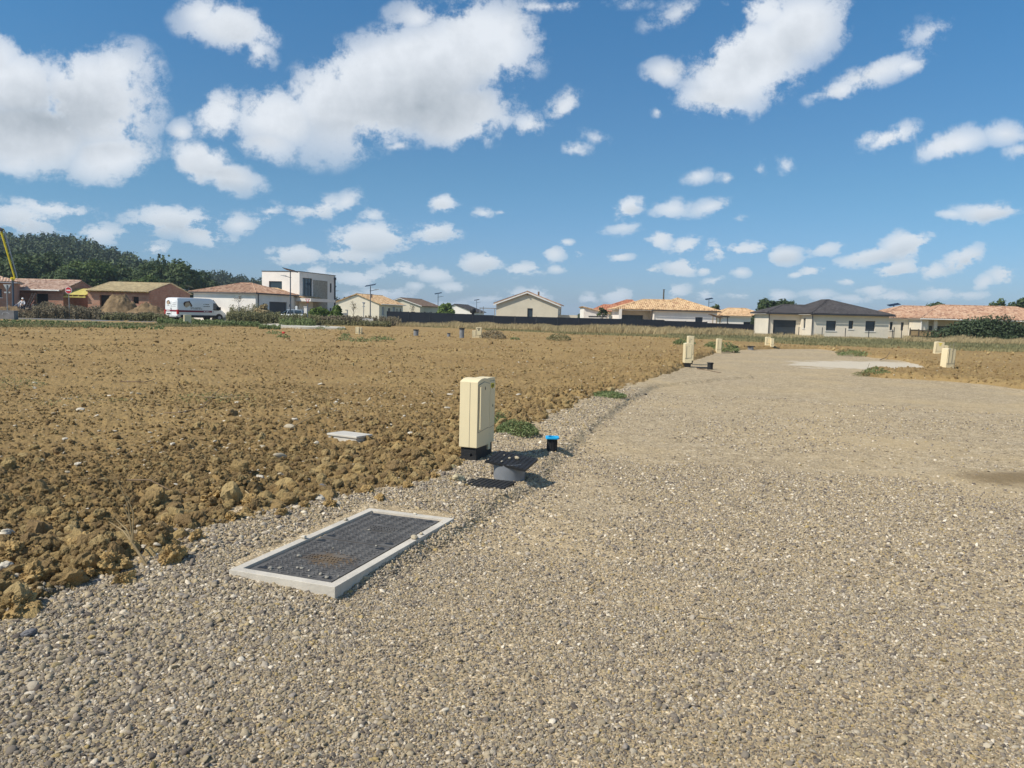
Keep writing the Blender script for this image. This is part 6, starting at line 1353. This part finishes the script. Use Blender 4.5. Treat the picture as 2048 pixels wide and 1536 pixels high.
# chamber lid in the soil
g = G(697,890,0.0); zc_=0.125
t = thing('chamber_box','pale square chamber box lid rising from the soil left of the near meter box','chamber box',(g.x,g.y+0.05,0.0),R(-24)); t.rotation_euler = (R(-2.5),R(1),R(-24))
mb = MB(); mb.box(-0.20,0.20,-0.15,0.15,-0.1,zc_-0.022); M_lid = mat('pale grey lid',(0.56,0.52,0.45),0.7,0.05,5,bump=0.001,bscale=150); mb.build('box', M_lid, t, bevel=0.004)
mb = MB(); mb.box(-0.215,0.215,-0.165,0.165,zc_-0.020,zc_+0.006); mb.build('lid', M_lid, t, bevel=0.006)
# far tubs and pipes
def far_tub(px, pyb, h, r, label, lid=True, m=None, name='drain_tub', sq=False):
    g = Gg(px,pyb); t = thing(name, label, 'drain pipe', (g.x,g.y,ground_z(g.x,g.y)-0.02))
    mb = MB(); mb.lathe([(r,0),(r,h),(r*0.85,h),(r*0.85,h*0.3)],20); mb.build('pipe', m or M_greyp, t, smooth=True)
    mb = MB(); mb.box(-r*1.25,r*1.25,-r*1.25,r*1.25,h+0.002,h+0.03) if sq else mb.lathe([(0,h+0.002),(r*1.2,h+0.002),(r*1.2,h+min(0.09,h*0.14)),(0,h+min(0.10,h*0.16))],20); mb.build('lid', M_blackp, t)
far_tub(832,672,0.42,0.17,'grey drain pipe with dark lid in the middle of the far field')
far_tub(897.5,673,0.22,0.11,'smallest dark-topped drain pipe left of the far stepped boxes')
far_tub(923.5,676,0.55,0.15,'tall pale grey drain pipe next to the far stepped boxes')
far_tub(1420,739,0.22,0.09,'short dark pipe on the gravel right of the stepped near-track pair',m=M_blackp)
far_tub(1501,699.5,0.20,0.16,'grey tub under a square dark lid at the end of the turning place',sq=True)
far_tub(1471.5,706,0.10,0.07,'tiny dark pipe stub on the gravel before the lone slim box',m=M_blackp)
far_tub(1291,789,0.035,0.032,'small dark pipe stub on the gravel edge halfway up the track',m=M_blackp)
def far_plate(px,py,w_,d_,rz,label):
    g = Gg(px,py); t = thing('ground_plate',label,'plate',(g.x,g.y,ground_z(g.x,g.y)+0.03),rz); mb = MB(); mb.box(-w_/2,w_/2,-d_/2,d_/2,-0.06,0.0); mb.build('plate', M_blackp, t, bevel=0.005); mb = MB(); mb.box(-w_/2+.03,w_/2-.03,-0.01,0.01,0.001,0.012); mb.build('rib', M_blackp, t)
far_plate(1407,736.5,0.42,0.35,0.2,'dark square plate lying left of the short dark pipe'); far_plate(1422,727.5,0.16,0.14,0.0,'tiny dark plate behind the short dark pipe'); far_plate(1468,698.5,0.35,0.35,0.1,'dark plate at the field edge right of the lone slim box')
# ---------------------------------------------------------------- telecom chamber cover in its concrete frame
c0,c1,c2,c3 = [G(*q,0.05) for q in ((460,1150),(672,1188),(906,1045),(738,1025))]   # left, near, right far, back
ex = ((c1-c0)+(c2-c3)).normalized(); cen = (c0+c1+c2+c3)/4; ey = Vector((-ex.y,ex.x,0)); LX = ((c1-c0).length+(c2-c3).length)/2; LY = ((c3-c0).length+(c2-c1).length)/2
t = thing('manhole_cover','black iron double cover in a pale concrete frame set in the gravel','manhole cover',(cen.x,cen.y,0),math.atan2(ex.y,ex.x))
zt = 0.085; M_cf = mat('frame concrete',(0.54,0.49,0.415),0.85,0.07,5,bump=0.0025,bscale=70); fw=0.056; hx_,hy_=LX/2,LY/2
mb = MB(); mb.box(-hx_,hx_,-hy_,-hy_+fw,-0.08,zt); mb.box(-hx_,hx_,hy_-fw,hy_,-0.08,zt); mb.box(-hx_,-hx_+fw,-hy_+fw,hy_-fw,-0.08,zt); mb.box(hx_-fw,hx_,-hy_+fw,hy_-fw,-0.08,zt)
fr = mb.build('concrete_frame', M_cf, t, bevel=0.003)
M_iron = mat('cast iron',(0.055,0.060,0.070),0.50,0.14,9,bump=0.0015,bscale=160,spec=0.4); M_alu2 = mat('grey steel frame',(0.26,0.27,0.28),0.5,0.08,5)
mb = MB(); a_,b_=hx_-fw,hy_-fw
for x0_,x1_,y0_,y1_ in ((-a_,-a_+0.022,-b_,b_),(a_-0.022,a_,-b_,b_),(-a_+0.022,a_-0.022,-b_,-b_+0.022),(-a_+0.022,a_-0.022,b_-0.022,b_)): mb.box(x0_+.001,x1_-.001,y0_+.001,y1_-.001,-0.05,zt-0.030)
mb.build('steel_frame', M_alu2, t)
def rust_iron():
    m = bpy.data.materials.new('cast iron with rust and dust'); m.use_nodes=True; n=NT(m.node_tree); b=n.n['Principled BSDF']; b.inputs['Roughness'].default_value=0.8; b.inputs['Specular IOR Level'].default_value=0.12
    tc=n.new('ShaderNodeTexCoord').outputs['Object']; nz=n.noise(tc,9,5,0.65)
    dd=n.vmath('LENGTH', n.vmath('MULTIPLY', n.vmath('SUBTRACT', tc, (0.06,-0.37,0)),(1.0,1.1,0)))
    f=n.smooth(n.math('ADD',dd,n.math('MULTIPLY',n.math('SUBTRACT',nz,0.5),0.35)),0.06,0.20,1.0,0.0)
    c=n.mix(n.smooth(nz,0.35,0.7),(0.085,0.081,0.079,1),(0.130,0.125,0.120,1)); c=n.mix(n.math('MULTIPLY',f,0.75),c,(0.15,0.095,0.045,1))
    du=n.smooth(n.noise(tc,2.2,5,0.6),0.5,0.75,0,0.35); c=n.mix(du,c,(0.20,0.19,0.17,1)); n.put(b.inputs['Base Color'],c); return m
M_ri = rust_iron(); M_worn = mat('worn iron tread',(0.135,0.13,0.125),0.7,0.2,12,spec=0.15); gap=0.026
for k,(ya,yb) in enumerate(((-b_+gap,-0.010),(0.010,b_-gap))):
    mb = MB(); xa,xb=-a_+gap,a_-gap; mb.box(xa,xb,ya,yb,-0.02,zt-0.010); pl=mb.build('cover_plate', M_ri, t)
    mb = MB(); st=0.036; i=0; z_=zt-0.0105
    yy=ya+0.03
    while yy<yb-0.02:
        xx=xa+0.03+(0.5*st if i%2 else 0); j=0
        while xx<xb-0.02:
            inlogo = abs(xx)<0.13 and abs(yy-(ya+yb)/2)<0.085
            corner = min(abs(xx-xa),abs(xx-xb))<0.11 and min(abs(yy-ya),abs(yy-yb))<0.09
            if not inlogo and not corner:
                an = R(45) if (i+j)%2 else R(-45); dx,dy=math.cos(an)*0.012,math.sin(an)*0.012; nx_,ny_=-math.sin(an)*0.0032,math.cos(an)*0.0032
                p=[(xx-dx-nx_,yy-dy-ny_),(xx+dx-nx_,yy+dy-ny_),(xx+dx+nx_,yy+dy+ny_),(xx-dx+nx_,yy-dy+ny_)]
                mb.add([(q[0],q[1],z_) for q in p]+[(q[0]*1.0,q[1],z_+0.0045) for q in p],[(4,5,6,7),(0,1,5,4),(1,2,6,5),(2,3,7,6),(3,0,4,7)])
            xx+=st; j+=1
        yy+=st*0.62; i+=1
    o=mb.build('tread_pattern', M_worn, pl)
    mb = MB(); yc=(ya+yb)/2; r=random.Random(4+k)
    for row in range(3):
        xx=-0.11
        while xx<0.11: w_=r.uniform(0.008,0.022); mb.box(xx,xx+w_,yc-0.05+row*0.036,yc-0.05+row*0.036+0.016,z_,z_+0.005); xx+=w_+0.008
    mb.box(-0.12,0.12,yc-0.075,yc-0.070,z_,z_+0.006); mb.build('raised_lettering', M_ri, pl)
    for sx_,sy_ in ((-1,-1),(1,-1),(-1,1),(1,1)):
        cx=xa+0.055 if sx_<0 else xb-0.055; cy=ya+0.05 if sy_<0 else yb-0.05
        mb = MB(); mb.box(cx-0.030,cx+0.030,cy-0.014,cy+0.014,z_-0.004,z_+0.0022); mb.box(cx-0.011,cx+0.011,cy+0.014,cy+0.032,z_-0.004,z_+0.0022); mb.build('keyhole', M_ink, pl)
RZ = t.matrix_basis.to_3x3() if False else Matrix.Rotation(math.atan2(ex.y,ex.x),3,'Z')
def on_cover(x_,y_,z_): q = RZ@Vector((x_,y_,0)); return (cen.x+q.x,cen.y+q.y,z_)
M_cpeb = mat('dull pebble',(0.30,0.275,0.23),0.85,0.2,20)
spots = [(-a_*0.55,-b_*0.90,.017),(-a_*0.4,-b_*0.86,.014),(-a_*0.1,-b_*0.80,.012),(0.0,-b_*0.80,.014),(0.06,-b_*0.82,.010),(0.16,-b_*0.86,.016),(0.22,-b_*0.90,.014),(0.27,-b_*0.84,.009),(0.12,-b_*0.93,.010),(-a_*0.5,-b_*0.55,.017),(-0.05,-b_*0.25,.012),(0.17,-0.02,.010),(-0.06,b_*0.38,.012),(0.02,-b_*0.28,.007),(-0.15,-b_*0.93,.009)]
for (x_,y_,s_) in spots: tag(stone_obj('pebble', on_cover(x_,y_,zt-0.010+s_*0.4), s_*0.85, M_cpeb),'small stone lying loose on the black iron cover','pebble','pebbles on the iron cover')
for (x_,y_,s_,lb) in ((hx_-fw/2,b_*0.28,.026,'flat grey stone on the right rim of the concrete frame'),(hx_-fw/2,b_*0.42,.016,'small stone behind another on the right rim of the concrete frame'),(-hx_+fw/2,-0.10,.022,'pale stone on the broken left rim of the concrete frame'),(-hx_+fw/2,b_*0.55,.017,'small stone on the far left rim of the concrete frame'),(0.05,hy_-fw/2,.012,'small stone on the back rim of the concrete frame')):
    tag(stone_obj('pebble', on_cover(x_,y_,zt+s_*0.45), s_), lb,'pebble')
# single stones and big clods
def single(px,py,s_,mt,label,cat='stone',flat=0.6,rough=0.35,name='stone',sub=4,dz=0.35):
    s = s_*(0.58 if mt is M_rockw else (0.62 if mt is M_earth else 0.8)); g = Gg(px,py); return tag(stone_obj(name,(g.x,g.y,ground_z(g.x,g.y)+s*dz),s,mt,flat,rough,sub,seed=px*7+py),label,cat)
single(917,961,0.075,M_rock,'pale yellow rock at the field edge left of the black plate')
single(640,1000,0.085,M_rockw,'whitish chalky slab above the iron cover, among clods',flat=0.4)
single(520,957,0.07,M_rockw,'long pale stone lying across the clods in the middle field edge',flat=0.35)
single(12,1073,0.085,M_rockw,'white rock at the left edge of the field'); single(10,1138,0.07,M_rockw,'second white rock at the left edge, below the first')
single(287,1098,0.05,M_rockw,'cracked white stone above the largest clay lumps'); single(195,1165,0.03,M_slate,'blue grey pebble on soil at lower left',flat=0.5)
single(430,1168,0.026,M_slate,'round blue grey pebble in the gravel left of the iron cover',flat=0.7); single(55,1272,0.04,M_slate,'dark blue grey pebble at the lower left gravel corner'); single(646,980,0.045,M_slate,'grey flat stone right of the whitish slab',flat=0.4)
single(906,934,0.032,M_olst,'olive oval stone left of the meter box foot',flat=0.6); single(633,887,0.045,M_rockw,'white stone left of the pale chamber box'); single(876,882,0.035,M_rockw,'white stone between the chamber box and the near meter box')
single(790,963,0.030,M_rockw,'small white stone above the middle of the gravel rim'); single(802,948,0.024,M_rockw,'second small white stone above the gravel rim'); single(843,966,0.026,M_rockw,'small white stone near the pale yellow rock')
GC='large clay lumps along the track edge'
for (px,py,s) in ((228,1140,0.15),(345,1120,0.14),(250,1163,0.09),(165,1095,0.12),(300,1085,0.09),(395,1080,0.08),(60,1165,0.13),(40,1220,0.14),(175,1152,0.08),(500,1010,0.11),(660,1012,0.09),(610,1015,0.07),(735,985,0.08),(815,975,0.07),(560,985,0.09),(430,1000,0.12),(700,960,0.09),(870,955,0.07),(465,1040,0.09),(925,905,0.07),(790,905,0.09),(760,1000,0.07),(565,1030,0.08),(340,1050,0.09),(120,1040,0.10),(20,1110,0.11)):
    single(px,py,s,M_earth,'large ochre clay lump beside the gravel edge','clod',flat=0.75,rough=0.75,name='clay_lump',sub=5,dz=0.25)['group']=GC
for (px,py) in ((820,868),(160,822),(780,745),(70,768),(430,885),(345,890),(130,880),(155,930),(640,770),(590,840),(980,850)):
    single(px,py,0.05*(1 if py>850 else 1.6),M_rockw,'white stone lying on the open ochre field','stone',flat=0.45)['group']='white stones on the open field'
# dead twigs
def twig(pts, r, label, branches=(), zadd=0.03, name='twig'):
    P_=[]; 
    for (px,py,hh) in pts: g=Gg(px,py); P_.append(Vector((g.x,g.y,ground_z(g.x,g.y)+hh)))
    t = thing(name,label,'twig',P_[0]); mb = MB()
    for i in range(len(P_)-1): mb.tube(P_[i]-P_[0],P_[i+1]-P_[0],r*(1-0.6*i/len(P_)),r*(1-0.6*(i+1)/len(P_)),n=7)
    mb.build('stem', M_stem if 'straw' in label or 'pale' in label else M_twig, t)
    for k,(i,dx,dy,dz) in enumerate(branches): mb = MB(); a=P_[i]-P_[0]; mb.tube(a,a+Vector((dx,dy,dz)),r*0.5,r*0.2,n=6); mb.build('branch', M_stem if 'pale' in label else M_twig, t)
# the tall dead stalk beside the big clods
g0=G(308,1162,0.0); t = thing('dead_stalk','pale dead weed stalk with forked branches leaning over the clay lumps','dead plant',(g0.x,g0.y,0.02)); mb=MB()
base=Vector((0,0,0)); k1=Vector((-0.17,0.10,0.17)); mb.tube(base,k1,0.010,0.007,n=8); mb.build('stem', M_stem, t)
for v_ in ((-0.30,0.16,0.30),(-0.36,0.20,0.27),(-0.24,0.13,0.40)):
    mb=MB(); mb.tube(k1,k1.lerp(Vector(v_),0.5)+Vector((0.015,0,0.01)),0.006,0.004,n=6); mb.tube(k1.lerp(Vector(v_),0.5)+Vector((0.015,0,0.01)),Vector(v_),0.004,0.002,n=6); mb.build('branch', M_stem, t)
for v_ in ((-0.28,0.14,0.55),(-0.22,0.12,0.48)):
    mb=MB(); mb.tube(k1,k1.lerp(Vector(v_),0.6)+Vector((0.03,0,0)),0.004,0.003,n=6); mb.tube(k1.lerp(Vector(v_),0.6)+Vector((0.03,0,0)),Vector(v_),0.003,0.0012,n=6); mb.build('straw', M_stem, t)
twig([(255,965,.02),(300,975,.05),(345,988,.02)],0.006,'reddish dry twig lying in the soil of the left field',((1,0.08,0.05,0.05),))
twig([(330,832,.03),(360,834,.06),(400,822,.03),(440,790,.12)],0.008,'long dead branch lying on the middle of the field',((1,-0.12,0.1,0.12),(2,0.15,0.1,0.1)))
twig([(240,765,.03),(290,768,.03),(310,764,.05)],0.010,'dark straight stick on the left middle field')
twig([(470,970,.02),(500,1000,.04),(520,1015,.02)],0.006,'straw-coloured dry stem among clods left of the cover',((1,0.06,0.02,0.06),))
twig([(580,862,.03),(630,836,.05),(680,826,.03)],0.006,'pale thin dry stem behind the chamber box',((1,0.1,0.04,0.06),))
twig([(1734,744,.02),(1736,742,.16),(1738,741,.26)],0.009,'thin dark stick poking up from the soil tongue')
twig([(1394,738,.02),(1420,742,.01),(1442,746,.01)],0.012,'dark thin rod lying on the gravel by the short pipe')
twig([(1442,690,.25),(1452,700,.08),(1468,705,.02)],0.02,'dark flexible hose falling from the lone slim box')
twig([(1395,1237,.01),(1425,1242,.012),(1435,1240,.02)],0.003,'pale straw on the gravel in the middle foreground')
twig([(1760,722,.05),(1772,719,.10),(1779,716,.16)],0.018,'dark root sticking from the soil bank right of the lime patch')
# clods spilled over the lime patch end

# thin summer haze round everything (box closed, sky and clouds outside)
def haze():
    m = bpy.data.materials.new('summer haze'); m.use_nodes = True; t = NT(m.node_tree)
    for n in list(t.n): t.n.remove(n)
    pv = t.new('ShaderNodeVolumePrincipled'); pv.inputs['Color'].default_value = (0.72,0.85,1.0,1); pv.inputs['Density'].default_value = HAZE
    out = t.new('ShaderNodeOutputMaterial'); t.l.new(pv.outputs[0], out.inputs['Volume'])
    mb = MB(); mb.box(-6500,6500,-6500,6500,-12,75); tag(mb.build('haze', m), 'thin summer haze in the air', kind='stuff')
HAZE = 0.00022
haze()
